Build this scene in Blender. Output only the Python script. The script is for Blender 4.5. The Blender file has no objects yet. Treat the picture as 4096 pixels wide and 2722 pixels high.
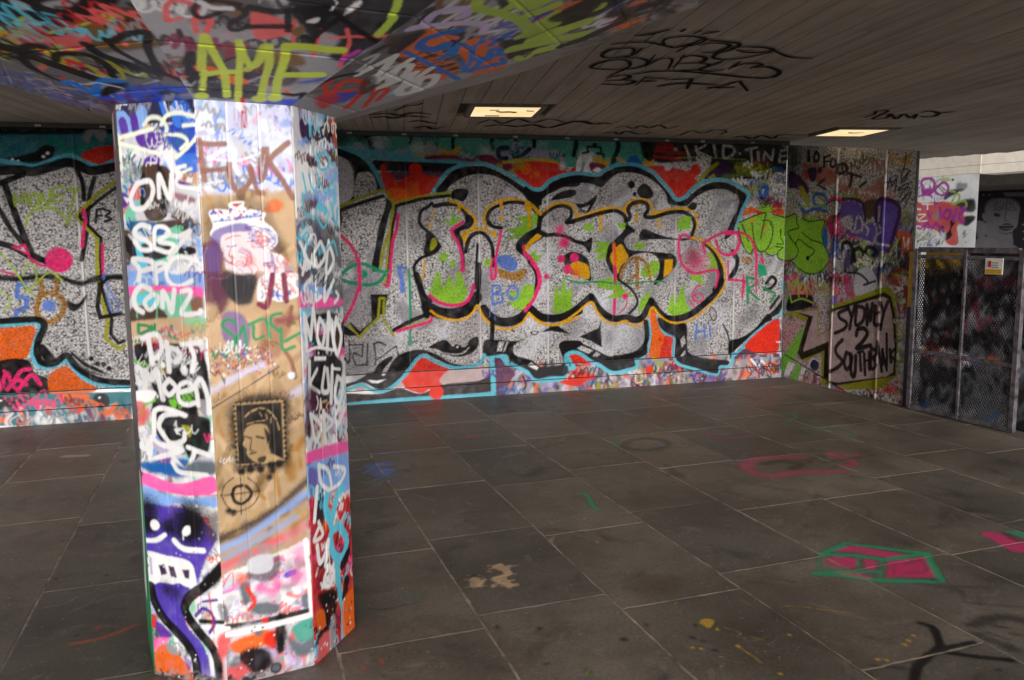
import bpy, bmesh, math, random
import numpy as np
from mathutils import Matrix, Vector

sc = bpy.context.scene
C = sc.collection
R = math.radians

# ------------------------------------------------------------------ camera
cam_d = bpy.data.cameras.new('camera')
cam = bpy.data.objects.new('camera', cam_d); C.objects.link(cam)
cam_d.sensor_width = 36.0
cam_d.lens = 28.445
cam_d.clip_start = 0.05
cam_d.clip_end = 2000
right = Vector((0.96233216, -0.27168639, -0.01016454))
up = Vector((0.04410546, 0.11911489, 0.99190037))
fwd = Vector((0.26827508, 0.95498594, -0.12661094))
m = Matrix((right, up, -fwd)).transposed().to_4x4()
m.translation = Vector((0, 0, 1.6))
cam.matrix_world = m
sc.camera = cam

# ------------------------------------------------------------------ sky, sun, exposure
SUN_ELEV, SUN_AZ = 6.0, 185.0            # azimuth from +Y clockwise: the sun stands behind the camera
wd = bpy.data.worlds.new('World'); sc.world = wd; wd.use_nodes = True
nt = wd.node_tree
sky = nt.nodes.new('ShaderNodeTexSky'); sky.sky_type = 'NISHITA'; sky.sun_disc = False
sky.sun_elevation = R(SUN_ELEV); sky.sun_rotation = R(SUN_AZ)
sky.air_density = 1.0; sky.dust_density = 4.0; sky.ozone_density = 0.6
hs = nt.nodes.new('ShaderNodeHueSaturation'); hs.inputs['Saturation'].default_value = 0.2
nt.links.new(sky.outputs[0], hs.inputs['Color'])
nt.links.new(hs.outputs[0], nt.nodes['Background'].inputs[0])
nt.nodes['Background'].inputs[1].default_value = 0.15
sd = bpy.data.lights.new('sun', 'SUN'); so = bpy.data.objects.new('sun', sd); C.objects.link(so)
sd.energy = 1.15; sd.angle = R(10); sd.color = (1.0, 0.985, 0.97)
az, el = R(SUN_AZ), R(SUN_ELEV)
to_sun = Vector((math.sin(az) * math.cos(el), math.cos(az) * math.cos(el), math.sin(el)))
so.rotation_euler = to_sun.to_track_quat('Z', 'Y').to_euler()
so.location = to_sun * 30
vs = sc.view_settings
vs.view_transform = 'Standard'; vs.look = 'None'; vs.gamma = 1.0; vs.use_curve_mapping = False
vs.exposure = 0.62
sc.render.engine = 'CYCLES'
sc.cycles.use_denoising = True
sc.cycles.max_bounces = 8
sc.cycles.diffuse_bounces = 5

# ------------------------------------------------------------------ helpers
rng = np.random.default_rng(7)
random.seed(7)

def lin(h):
    c = np.array([int(h[i:i + 2], 16) for i in (0, 2, 4)]) / 255.0
    return np.where(c <= .04045, c / 12.92, ((c + .055) / 1.055) ** 2.4)

COL = {k: lin(v) for k, v in dict(
    bk='161416', sv='c8c5c6', s2='a8a3a4', wh='e6e6e8', cr='e2e8d6', tl='4a9a8a', td='246a76', cy='5cb0c6',
    c2='5cc0da', rd='d6301e', r2='b8222a', ol='9a9a1e', og='5c6c22', yk='d8a012', ye='c8a02c', pk='dc2e70', ph='ee5ca6',
    lm='84b62e', l2='74bc3c', gr='14926a', g3='2e8a5a', bl='5a7ac8', b2='3a72d6', b3='1c5ea6', ry='2a42b4', nv='202448',
    az='1a66b6', sk='80a6e2', vi='60489c', v2='5a2e98', pu='4c36a2', pd='3c2048', pm='5c2644', p2='5a3450', mr='7c2844',
    pl='2c2024', gy='8e8c92', g2='5c5a5e', lg='c6c6ce', lv='c4c8e6', lw='dae0f2', li='b4a6ce', br='8c5e4c', bn='4a362a',
    bw='6c5028', tn='c6a684', gd='b0936a', go='aa7a3a', pg='b49e9e', bc='a85034', sa='d65a5a', yg='b6c642', y2='9cb448',
    mn='6ec4a0', ch='2c2a30', sl='5c666e', mg='a83aa0', bg='22241c', qp='e6d2d8', dk='201e22', **{'or': 'de621e'}).items()}
METAL = {'sv': 1.0, 's2': .7, 'go': .6}

def crom(P, closed=False, n=7):
    P = np.asarray(P, float)
    if len(P) < 3: return P
    Q = np.vstack([P[-1:], P, P[:2]]) if closed else np.vstack([2 * P[:1] - P[1:2], P, 2 * P[-1:] - P[-2:-1]])
    t = np.linspace(0, 1, n, endpoint=False)[:, None]
    out = []
    for i in range(len(Q) - 3):
        a, b, c, d = Q[i:i + 4]
        out.append(.5 * (2 * b + (c - a) * t + (2 * a - 5 * b + 4 * c - d) * t ** 2 + (3 * b - a - 3 * c + d) * t ** 3))
    out = np.vstack(out)
    return out if closed else np.vstack([out, P[-1:]])

class Canvas:
    """paint layers of one real surface, in that surface's own metres"""
    def __init__(s, u0, u1, v0, v1, res, base, metal=0.0, fuzz=1.0, wear=0.0):
        s.u0, s.v0, s.res = u0, v0, res
        s.nu = int(math.ceil((u1 - u0) / res)) + 1; s.nv = int(math.ceil((v1 - v0) / res)) + 1
        s.rgb = np.ones((s.nv, s.nu, 3), np.float32) * np.asarray(base, np.float32)
        s.met = np.full((s.nv, s.nu), metal, np.float32)
        s.cov = np.zeros((s.nv, s.nu), np.float32)
        s.n1 = rng.normal(size=(s.nv, s.nu)).astype(np.float32)
        k = rng.normal(size=(s.nv // 6 + 3, s.nu // 6 + 3)).astype(np.float32)
        yi = np.arange(s.nv) / 6.0; xi = np.arange(s.nu) / 6.0
        y0 = yi.astype(int); x0 = xi.astype(int); fy = (yi - y0)[:, None]; fx = (xi - x0)[None]
        s.n2 = ((k[y0][:, x0] * (1 - fx) + k[y0][:, x0 + 1] * fx) * (1 - fy)
                + (k[y0 + 1][:, x0] * (1 - fx) + k[y0 + 1][:, x0 + 1] * fx) * fy).astype(np.float32)
        s.fuzz = fuzz; s.wear = wear
    def box(s, lo, hi, pad):
        a = max(0, int((lo[0] - pad - s.u0) / s.res)); b = min(s.nu, int((hi[0] + pad - s.u0) / s.res) + 2)
        c = max(0, int((lo[1] - pad - s.v0) / s.res)); d = min(s.nv, int((hi[1] + pad - s.v0) / s.res) + 2)
        return (a, b, c, d) if a < b and c < d else None
    def dist(s, P, bx, lim):
        a, b, c, d = bx
        D = np.full((d - c, b - a), 1e9, np.float32)
        for p, q in zip(P, P[1:]):
            k = s.box(np.minimum(p, q), np.maximum(p, q), lim)
            if not k: continue
            a2, b2, c2, d2 = k
            a2, b2, c2, d2 = max(a, a2), min(b, b2), max(c, c2), min(d, d2)
            if a2 >= b2 or c2 >= d2: continue
            U = s.u0 + np.arange(a2, b2) * s.res; V = (s.v0 + np.arange(c2, d2) * s.res)[:, None]
            e = q - p; L = max(e @ e, 1e-12)
            t = np.clip(((U - p[0]) * e[0] + (V - p[1]) * e[1]) / L, 0, 1)
            dd = np.hypot(U - p[0] - t * e[0], V - p[1] - t * e[1])
            sub = D[c2 - c:d2 - c, a2 - a:b2 - a]; np.minimum(sub, dd, out=sub)
        return D
    def put(s, bx, sd, soft, col, al):
        a, b, c, d = bx
        soft = max(soft, s.res * .6)
        f = s.fuzz
        sd = sd + s.n1[c:d, a:b] * (soft * .22 * f) + s.n2[c:d, a:b] * min(soft * .3, .006) * f
        t = np.clip(.5 - sd / (2 * soft), 0, 1); t = t * t * (3 - 2 * t) * al
        t *= np.clip(.97 + .035 * s.n2[c:d, a:b], 0, 1)
        if s.wear: t *= np.clip(1.1 - s.wear * np.clip(s.n2[c:d, a:b] * .9 + s.n1[c:d, a:b] * .35, -1, 1.6), 0, 1)
        k = COL[col] * (1 + .05 * rng.normal())
        s.rgb[c:d, a:b] += (k - s.rgb[c:d, a:b]) * t[..., None]
        s.met[c:d, a:b] += (METAL.get(col, 0) - s.met[c:d, a:b]) * t
        s.cov[c:d, a:b] = np.maximum(s.cov[c:d, a:b], t)
    def stroke(s, P, w, soft, col, al=1):
        lim = w / 2 + soft * 1.6 + s.res
        bx = s.box(P.min(0), P.max(0), lim)
        if bx: s.put(bx, s.dist(P, bx, lim) - w / 2, soft, col, al)
    def poly(s, P, soft, col, al=1):
        lim = soft * 2 + s.res
        bx = s.box(P.min(0), P.max(0), lim)
        if not bx: return
        a, b, c, d = bx
        Q = np.vstack([P, P[:1]])
        D = s.dist(Q, bx, lim)
        U = (s.u0 + np.arange(a, b) * s.res)[None]; V = (s.v0 + np.arange(c, d) * s.res)[:, None]
        ins = np.zeros(D.shape, bool)
        for p, q in zip(Q, Q[1:]):
            if p[1] == q[1]: continue
            ins ^= ((p[1] > V) != (q[1] > V)) & (U < (q[0] - p[0]) * (V - p[1]) / (q[1] - p[1]) + p[0])
        s.put(bx, np.where(ins, -D, D), soft, col, al)
    def blob(s, c0, ru, rv, soft, col, al=1):
        bx = s.box(c0 - (ru, rv), c0 + (ru, rv), soft * 2)
        if not bx: return
        a, b, c, d = bx
        U = (s.u0 + np.arange(a, b) * s.res)[None] - c0[0]; V = (s.v0 + np.arange(c, d) * s.res)[:, None] - c0[1]
        s.put(bx, (np.hypot(U / ru, V / rv) - 1) * math.sqrt(ru * rv), soft, col, al)
    def run(s, text):
        for ln in text.strip().splitlines():
            h, pt = ln.split(':'); h = h.split(); al = 1.0
            if h[-1][0] == 'a' and h[-1][1:2] == '.': al = float(h.pop()[1:])
            P = np.array([[float(x) for x in q.split(',')] for q in pt.split()]) / 1000.0
            k = h[0]
            if k == 's': s.stroke(crom(P), float(h[2]) / 1000, float(h[3]) / 1000, h[1], al)
            elif k == 'l': s.stroke(P, float(h[2]) / 1000, float(h[3]) / 1000, h[1], al)
            elif k == 'f': s.poly(P, float(h[2]) / 1000, h[1], al)
            elif k == 'F': s.poly(crom(P, True, 5), float(h[2]) / 1000, h[1], al)
            elif k == 'b':
                for q in P: s.blob(q, float(h[2]) / 1000, float(h[3]) / 1000, float(h[4]) / 1000, h[1], al)
            elif k == 'm':
                n, L, w, an = int(h[2]), float(h[3]) / 1000, float(h[4]) / 1000, R(float(h[5]))
                cols = h[1].split(',')
                for i in range(n):
                    x, y = random.random(), random.random()
                    q = (P[0] * (1 - x) + P[1] * x) * (1 - y) + (P[3] * (1 - x) + P[2] * x) * y
                    t = an + random.gauss(0, .35); l = L * random.uniform(.4, 1.5)
                    e = np.array([math.cos(t), math.sin(t)]) * l / 2; nrm_ = np.array([-e[1], e[0]]) * random.gauss(0, .5)
                    ww = w * random.uniform(.5, 1.7)
                    s.stroke(crom([q - e, q + nrm_, q + e]), ww, ww * random.uniform(.15, .5), random.choice(cols), random.uniform(.6, 1))
            elif k == 't':
                cols = h[1].split(',')
                for i in range(int(h[2])):
                    x, y = random.random(), random.random()
                    q = (P[0] * (1 - x) + P[1] * x) * (1 - y) + (P[3] * (1 - x) + P[2] * x) * y
                    L = float(h[3]) / 1000 * random.uniform(.6, 1.3); w = float(h[4]) / 1000 * random.uniform(.7, 1.3)
                    hh = L * random.uniform(.16, .3); nl = random.randint(3, 6); t = np.linspace(0, 1, nl * 9)
                    om = nl * 2 * math.pi; ph = random.uniform(0, 6.28)
                    amp = np.interp(t, np.linspace(0, 1, nl * 2), np.array([random.uniform(.35, 1.1) for _ in range(nl * 2)]))
                    X = t * L + hh * random.uniform(.2, .7) * np.sin(om * t + ph) * amp; Y = hh * np.sin(om * t) * amp + hh * .4 * np.sin(om * .37 * t + ph)
                    an = random.gauss(.05, .22); cx, sx = math.cos(an), math.sin(an)
                    Q = np.stack([q[0] - L / 2 + X * cx - Y * sx, q[1] + X * sx + Y * cx], -1)
                    col = random.choice(cols)
                    s.stroke(Q, w, w * random.uniform(.12, .3), col, random.uniform(.75, 1))
                    for j in range(random.choice((0, 0, 1, 2))):      # runs of paint
                        p0 = Q[random.randrange(len(Q))]; dl = random.uniform(.3, 1.2) * hh
                        s.stroke(np.array([p0, p0 - (0, dl)]), w * .3, w * .1, col, .8)
            elif k == 'd':
                cols = h[1].split(',')
                for i in range(int(h[2])):
                    x, y = random.random(), random.random()
                    q = (P[0] * (1 - x) + P[1] * x) * (1 - y) + (P[3] * (1 - x) + P[2] * x) * y
                    r_ = float(h[3]) / 1000 * random.uniform(.4, 1.3)
                    s.blob(q, r_, r_, r_ * .4, random.choice(cols), .9)
    def sample(s, U, V):
        x = np.clip((np.asarray(U) - s.u0) / s.res, 0, s.nu - 1.001); y = np.clip((np.asarray(V) - s.v0) / s.res, 0, s.nv - 1.001)
        i = x.astype(int); j = y.astype(int); fx = (x - i)[..., None]; fy = (y - j)[..., None]
        A = np.concatenate([s.rgb, s.met[..., None], s.cov[..., None]], -1)
        return (A[j, i] * (1 - fx) + A[j, i + 1] * fx) * (1 - fy) + (A[j + 1, i] * (1 - fx) + A[j + 1, i + 1] * fx) * fy

def link(name, me, parent=None, mat=None):
    o = bpy.data.objects.new(name, me); C.objects.link(o)
    if mat and me is not None and not me.materials: me.materials.append(mat)
    if parent: o.parent = parent
    return o

def tag(o, label=None, cat=None, group=None, kind=None):
    for k, v in (('label', label), ('category', cat), ('group', group), ('kind', kind)):
        if v: o[k] = v
    return o

def empty(name, loc, label, cat, group=None):
    o = bpy.data.objects.new(name, None); C.objects.link(o); o.location = loc
    o.empty_display_size = .1
    return tag(o, label, cat, group)

def raw_mesh(name, co, quads, rgba=None, smooth=False):
    co = np.asarray(co, np.float32); quads = np.asarray(quads, np.int32)
    me = bpy.data.meshes.new(name)
    me.vertices.add(len(co)); me.vertices.foreach_set('co', co.ravel())
    k = quads.shape[1]
    me.loops.add(quads.size); me.loops.foreach_set('vertex_index', quads.ravel())
    me.polygons.add(len(quads)); me.polygons.foreach_set('loop_start', np.arange(0, quads.size, k, dtype=np.int32))
    me.polygons.foreach_set('use_smooth', np.full(len(quads), bool(smooth)))
    me.update(calc_edges=True)
    if rgba is not None:
        at = me.color_attributes.new('paint', 'FLOAT_COLOR', 'POINT')
        at.data.foreach_set('color', np.asarray(rgba, np.float32).ravel())
    return me

def grid_quads(nu, nv, off=0):
    a = np.arange(nu * nv).reshape(nv, nu) + off
    return np.stack([a[:-1, :-1], a[:-1, 1:], a[1:, 1:], a[1:, :-1]], -1).reshape(-1, 4)

def boxmesh(name, boxes):
    """boxes: (centre, size, rotation about z)"""
    V = []; F = []
    q = np.array([[0, 3, 2, 1], [4, 5, 6, 7], [0, 1, 5, 4], [1, 2, 6, 5], [2, 3, 7, 6], [3, 0, 4, 7]])
    unit = np.array([[-1, -1, -1], [1, -1, -1], [1, 1, -1], [-1, 1, -1], [-1, -1, 1], [1, -1, 1], [1, 1, 1], [-1, 1, 1]]) / 2.0
    for c, s_, rz in boxes:
        p = unit * np.array(s_); cz, sz = math.cos(rz), math.sin(rz)
        p = np.stack([p[:, 0] * cz - p[:, 1] * sz, p[:, 0] * sz + p[:, 1] * cz, p[:, 2]], -1) + np.array(c)
        F.append(q + len(V) * 8); V.append(p)
    return raw_mesh(name, np.vstack(V), np.vstack(F))

def bevel(o, w=.004, seg=2):
    b = o.modifiers.new('bevel', 'BEVEL'); b.width = w; b.segments = seg; b.limit_method = 'ANGLE'
    return o

# ------------------------------------------------------------------ materials
def mat_new(name):
    mt = bpy.data.materials.new(name); mt.use_nodes = True
    return mt, mt.node_tree.nodes, mt.node_tree.links, mt.node_tree.nodes['Principled BSDF']

def N(nodes, t, **kw):
    n = nodes.new(t)
    for k, v in kw.items():
        if k in n.inputs: n.inputs[k].default_value = v
        else: setattr(n, k, v)
    return n

def mixc(nodes, links, fac, a, b, mode='MIX'):
    n = nodes.new('ShaderNodeMix'); n.data_type = 'RGBA'; n.blend_type = mode
    for sock, v in ((n.inputs[0], fac), (n.inputs[6], a), (n.inputs[7], b)):
        if hasattr(v, 'links'): links.new(v, sock)
        else: sock.default_value = v
    return n.outputs[2]

def ramp(nodes, links, src, stops):
    n = nodes.new('ShaderNodeValToRGB'); links.new(src, n.inputs[0])
    e = n.color_ramp.elements
    e[0].position, e[0].color = stops[0][0], (*stops[0][1], 1)
    e[1].position, e[1].color = stops[-1][0], (*stops[-1][1], 1)
    for p, c in stops[1:-1]:
        x = e.new(p); x.color = (*c, 1)
    return n.outputs[0]

def g3(v): return (v, v, v)

def paint_material(name, scale, strength, rough, rough_metal, stretch=(1, 1, 1), dist=.004, pebble=False, spec=.25):
    mt, n, l, b = mat_new(name)
    at = N(n, 'ShaderNodeAttribute', attribute_name='paint')
    tc = n.new('ShaderNodeTexCoord'); mp = n.new('ShaderNodeMapping'); mp.inputs['Scale'].default_value = stretch
    l.new(tc.outputs['Object'], mp.inputs[0])
    dirt = N(n, 'ShaderNodeTexNoise', Scale=2.2, Detail=6.0, Roughness=.65); l.new(tc.outputs['Object'], dirt.inputs[0])
    dr = ramp(n, l, dirt.outputs[0], [(.3, g3(.72)), (.6, g3(1.03))])
    l.new(mixc(n, l, 1.0, at.outputs['Color'], dr, 'MULTIPLY'), b.inputs['Base Color'])
    b.inputs['Specular IOR Level'].default_value = spec
    mm = N(n, 'ShaderNodeMath', operation='MULTIPLY'); mm.inputs[1].default_value = .55
    l.new(at.outputs['Alpha'], mm.inputs[0]); l.new(mm.outputs[0], b.inputs['Metallic'])
    rr = N(n, 'ShaderNodeMapRange'); rr.inputs['To Min'].default_value = rough; rr.inputs['To Max'].default_value = rough_metal
    l.new(at.outputs['Alpha'], rr.inputs[0]); l.new(rr.outputs[0], b.inputs['Roughness'])
    if pebble:
        v = N(n, 'ShaderNodeTexVoronoi', Scale=scale, feature='SMOOTH_F1'); l.new(mp.outputs[0], v.inputs[0])
        ns = N(n, 'ShaderNodeTexNoise', Scale=scale * 1.7, Detail=3.0); l.new(mp.outputs[0], ns.inputs[0])
        ad = N(n, 'ShaderNodeMath', operation='ADD'); l.new(v.outputs['Distance'], ad.inputs[0]); l.new(ns.outputs[0], ad.inputs[1])
        h = ad.outputs[0]
        v2 = N(n, 'ShaderNodeTexVoronoi', Scale=scale * .55); l.new(mp.outputs[0], v2.inputs[0])
        n5 = N(n, 'ShaderNodeTexNoise', Scale=scale * .62, Detail=4.0, Roughness=.8); l.new(mp.outputs[0], n5.inputs[0])
        gr_ = N(n, 'ShaderNodeMath', operation='MULTIPLY_ADD'); l.new(n5.outputs[0], gr_.inputs[0]); gr_.inputs[1].default_value = 1.1
        sc_ = N(n, 'ShaderNodeMath', operation='MULTIPLY'); l.new(v2.outputs['Distance'], sc_.inputs[0]); sc_.inputs[1].default_value = -.35
        l.new(sc_.outputs[0], gr_.inputs[2])
        grain = ramp(n, l, gr_.outputs[0], [(.20, g3(.16)), (.36, g3(.78)), (.52, g3(1.18))])
        gf = N(n, 'ShaderNodeMapRange'); gf.inputs['To Min'].default_value = .35; gf.inputs['To Max'].default_value = 1.0; l.new(at.outputs['Alpha'], gf.inputs[0])
        src = b.inputs['Base Color'].links[0].from_socket
        l.new(mixc(n, l, gf.outputs[0], src, mixc(n, l, 1.0, src, grain, 'MULTIPLY')), b.inputs['Base Color'])
    else:
        ns = N(n, 'ShaderNodeTexNoise', Scale=scale, Detail=5.0, Roughness=.6); l.new(mp.outputs[0], ns.inputs[0]); h = ns.outputs[0]
    bp = N(n, 'ShaderNodeBump', Strength=strength, Distance=dist); l.new(h, bp.inputs['Height'])
    l.new(bp.outputs[0], b.inputs['Normal'])
    return mt

M_WALL = paint_material('painted_pebble_panel', 85, 1.0, .5, .36, dist=.008, pebble=True, spec=.08)
M_BEAD = paint_material('painted_smooth_strip', 40, .4, .5, .4)
M_SKIRT = paint_material('painted_skirting', 26, .25, .5, .4, (1, 1, .3))
M_COL = paint_material('painted_column', 34, .5, .34, .34, (1, 1, .12), dist=.004)
M_CAP = paint_material('painted_capital', 30, .3, .42, .4)
M_BACK = paint_material('painted_far_wall', 10, .2, .6, .5)

def simple(name, col, rough=.6, metal=0, noise=.25, scale=14, bump=.0, stretch=(1, 1, 1)):
    mt, n, l, b = mat_new(name)
    tc = n.new('ShaderNodeTexCoord'); mp = n.new('ShaderNodeMapping'); mp.inputs['Scale'].default_value = stretch
    l.new(tc.outputs['Object'], mp.inputs[0])
    ns = N(n, 'ShaderNodeTexNoise', Scale=scale, Detail=6.0, Roughness=.6); l.new(mp.outputs[0], ns.inputs[0])
    c = np.array(col)
    l.new(ramp(n, l, ns.outputs[0], [(.28, tuple(c * (1 - noise))), (.72, tuple(np.clip(c * (1 + noise), 0, 1)))]), b.inputs['Base Color'])
    b.inputs['Roughness'].default_value = rough; b.inputs['Metallic'].default_value = metal
    if bump:
        bp = N(n, 'ShaderNodeBump', Strength=bump, Distance=.004); l.new(ns.outputs[0], bp.inputs['Height']); l.new(bp.outputs[0], b.inputs['Normal'])
    return mt

def floor_material():
    mt, n, l, b = mat_new('worn_stone_flag')
    tc = n.new('ShaderNodeTexCoord'); geo = n.new('ShaderNodeNewGeometry'); oi = n.new('ShaderNodeObjectInfo')
    P = geo.outputs['Position']
    n1 = N(n, 'ShaderNodeTexNoise', Scale=1.3, Detail=8.0, Roughness=.62); l.new(P, n1.inputs[0])
    base = ramp(n, l, n1.outputs[0], [(.28, (.085, .071, .058)), (.48, (.165, .142, .118)), (.72, (.30, .262, .222))])
    n2 = N(n, 'ShaderNodeTexNoise', Scale=60.0, Detail=4.0, Roughness=.7); l.new(P, n2.inputs[0])
    base = mixc(n, l, 1.0, base, ramp(n, l, n2.outputs[0], [(.25, g3(.72)), (.75, g3(1.25))]), 'MULTIPLY')
    tint = ramp(n, l, oi.outputs['Random'], [(0, (.78, .79, .82)), (.5, (1.0, .98, .95)), (1, (1.25, 1.22, 1.18))])
    base = mixc(n, l, 1.0, base, tint, 'MULTIPLY')
    st = N(n, 'ShaderNodeTexNoise', Scale=2.6, Detail=5.0, Roughness=.6); l.new(P, st.inputs[0])
    base = mixc(n, l, ramp(n, l, st.outputs[0], [(.58, g3(0)), (.74, g3(.55))]), base, (.07, .045, .025, 1))
    def specks(scale, size, col, amt):
        v = N(n, 'ShaderNodeTexVoronoi', Scale=scale); l.new(P, v.inputs[0])
        wn = n.new('ShaderNodeTexWhiteNoise'); l.new(v.outputs['Color'], wn.inputs[0])
        ra = N(n, 'ShaderNodeMath', operation='LESS_THAN'); l.new(wn.outputs[0], ra.inputs[0]); ra.inputs[1].default_value = amt
        sz = N(n, 'ShaderNodeMath', operation='LESS_THAN'); l.new(v.outputs['Distance'], sz.inputs[0]); sz.inputs[1].default_value = size
        mu = N(n, 'ShaderNodeMath', operation='MULTIPLY'); l.new(ra.outputs[0], mu.inputs[0]); l.new(sz.outputs[0], mu.inputs[1])
        m2 = N(n, 'ShaderNodeMath', operation='MULTIPLY'); l.new(mu.outputs[0], m2.inputs[0]); m2.inputs[1].default_value = .75
        return m2.outputs[0], col
    for f, c in (specks(22, .13, (.40, .36, .31, 1), .13), specks(9, .10, (.02, .02, .022, 1), .12), specks(48, .2, (.32, .29, .25, 1), .10)):
        base = mixc(n, l, f, base, c)
    sc1 = N(n, 'ShaderNodeTexNoise', Scale=5.0, Detail=9.0, Roughness=.72, Distortion=1.2); l.new(P, sc1.inputs[0])
    base = mixc(n, l, ramp(n, l, sc1.outputs[0], [(.56, g3(0)), (.70, g3(.55))]), base, (.36, .315, .265, 1))
    sc2 = N(n, 'ShaderNodeTexNoise', Scale=3.4, Detail=7.0, Roughness=.65, Distortion=.6); l.new(P, sc2.inputs[0])
    base = mixc(n, l, ramp(n, l, sc2.outputs[0], [(.30, g3(.6)), (.44, g3(0))]), base, (.045, .039, .034, 1))
    at = N(n, 'ShaderNodeAttribute', attribute_name='paint')
    l.new(mixc(n, l, at.outputs['Alpha'], base, at.outputs['Color']), b.inputs['Base Color'])
    l.new(ramp(n, l, n1.outputs[0], [(.3, g3(.42)), (.7, g3(.62))]), b.inputs['Roughness'])
    bp = N(n, 'ShaderNodeBump', Strength=.35, Distance=.003); l.new(n2.outputs[0], bp.inputs['Height']); l.new(bp.outputs[0], b.inputs['Normal'])
    return mt

def board_material():
    mt, n, l, b = mat_new('board_marked_concrete')
    tc = n.new('ShaderNodeTexCoord'); oi = n.new('ShaderNodeObjectInfo')
    mp = n.new('ShaderNodeMapping'); mp.inputs['Scale'].default_value = (9, .5, 9); l.new(tc.outputs['Object'], mp.inputs[0])
    ad = n.new('ShaderNodeVectorMath'); ad.operation = 'ADD'
    cb = n.new('ShaderNodeCombineXYZ'); mu = N(n, 'ShaderNodeMath', operation='MULTIPLY'); mu.inputs[1].default_value = 91.0
    l.new(oi.outputs['Random'], mu.inputs[0]); l.new(mu.outputs[0], cb.inputs[1])
    l.new(mp.outputs[0], ad.inputs[0]); l.new(cb.outputs[0], ad.inputs[1])
    n1 = N(n, 'ShaderNodeTexNoise', Scale=1.6, Detail=7.0, Roughness=.62); l.new(ad.outputs[0], n1.inputs[0])
    base = ramp(n, l, n1.outputs[0], [(.28, (.29, .246, .208)), (.48, (.40, .344, .295)), (.72, (.51, .443, .385))])
    n3 = N(n, 'ShaderNodeTexNoise', Scale=1.1, Detail=6.0, Roughness=.6); l.new(tc.outputs['Object'], n3.inputs[0])
    base = mixc(n, l, 1.0, base, ramp(n, l, n3.outputs[0], [(.3, g3(.78)), (.7, g3(1.08))]), 'MULTIPLY')
    base = mixc(n, l, 1.0, base, ramp(n, l, oi.outputs['Random'], [(0, g3(.955)), (1, g3(1.03))]), 'MULTIPLY')
    l.new(base, b.inputs['Base Color']); b.inputs['Roughness'].default_value = .8
    n2 = N(n, 'ShaderNodeTexNoise', Scale=40.0, Detail=5.0); l.new(tc.outputs['Object'], n2.inputs[0])
    bp = N(n, 'ShaderNodeBump', Strength=.4, Distance=.003); l.new(n2.outputs[0], bp.inputs['Height']); l.new(bp.outputs[0], b.inputs['Normal'])
    return mt

M_FLAG = floor_material()
M_BOARD = board_material()
M_MORTAR = simple('tan_mortar', (.36, .305, .245), .9, 0, .75, 7, .3)
M_SLAB = simple('dark_concrete', (.09, .078, .068), .85, 0, .3, 6, .2)
M_GROOVE = simple('board_groove', (.035, .03, .027), .9, 0, .3, 20)
M_PAVE = simple('pale_paving', (.60, .57, .53), .85, 0, .15, 3, .1)
M_BLACK = simple('black_spray', (.022, .021, .02), .95, 0, .2, 30); M_BLACK.node_tree.nodes['Principled BSDF'].inputs['Specular IOR Level'].default_value = .05
M_TRIM = simple('dark_trim', (.035, .034, .034), .5, 0, .4, 12)
M_STEEL = simple('scuffed_steel', (.34, .34, .36), .42, .6, .45, 22)
M_FRAME = simple('painted_frame', (.11, .10, .115), .5, .2, .9, 16)
M_YELLOW = simple('yellow_paint', (.62, .36, .02), .5, 0, .25, 18)
M_NAVY = simple('navy_paint', (.012, .02, .05), .45, 0, .4, 12)
M_BEIGE = simple('beige_concrete', (.82, .745, .65), .85, 0, .10, 8, .1)
M_WHITE = simple('white_card', (.75, .73, .68), .5, 0, .08, 10)
M_RED = simple('red_print', (.45, .03, .03), .5)
M_HOUSING = simple('lamp_housing', (.17, .15, .125), .6, 0, .3, 16)
M_LEAF = simple('green_leaf', (.10, .20, .03), .6, 0, .3, 60)

def lamp_material():
    mt, n, l, b = mat_new('lit_diffuser')
    tc = n.new('ShaderNodeTexCoord'); ns = N(n, 'ShaderNodeTexNoise', Scale=4.0, Detail=4.0); l.new(tc.outputs['Object'], ns.inputs[0])
    c = ramp(n, l, ns.outputs[0], [(.3, (1.0, .66, .28)), (.6, (1.0, .80, .46))])
    l.new(c, b.inputs['Base Color']); l.new(c, b.inputs['Emission Color']); b.inputs['Emission Strength'].default_value = .62
    return mt
M_LAMP = lamp_material()

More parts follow.
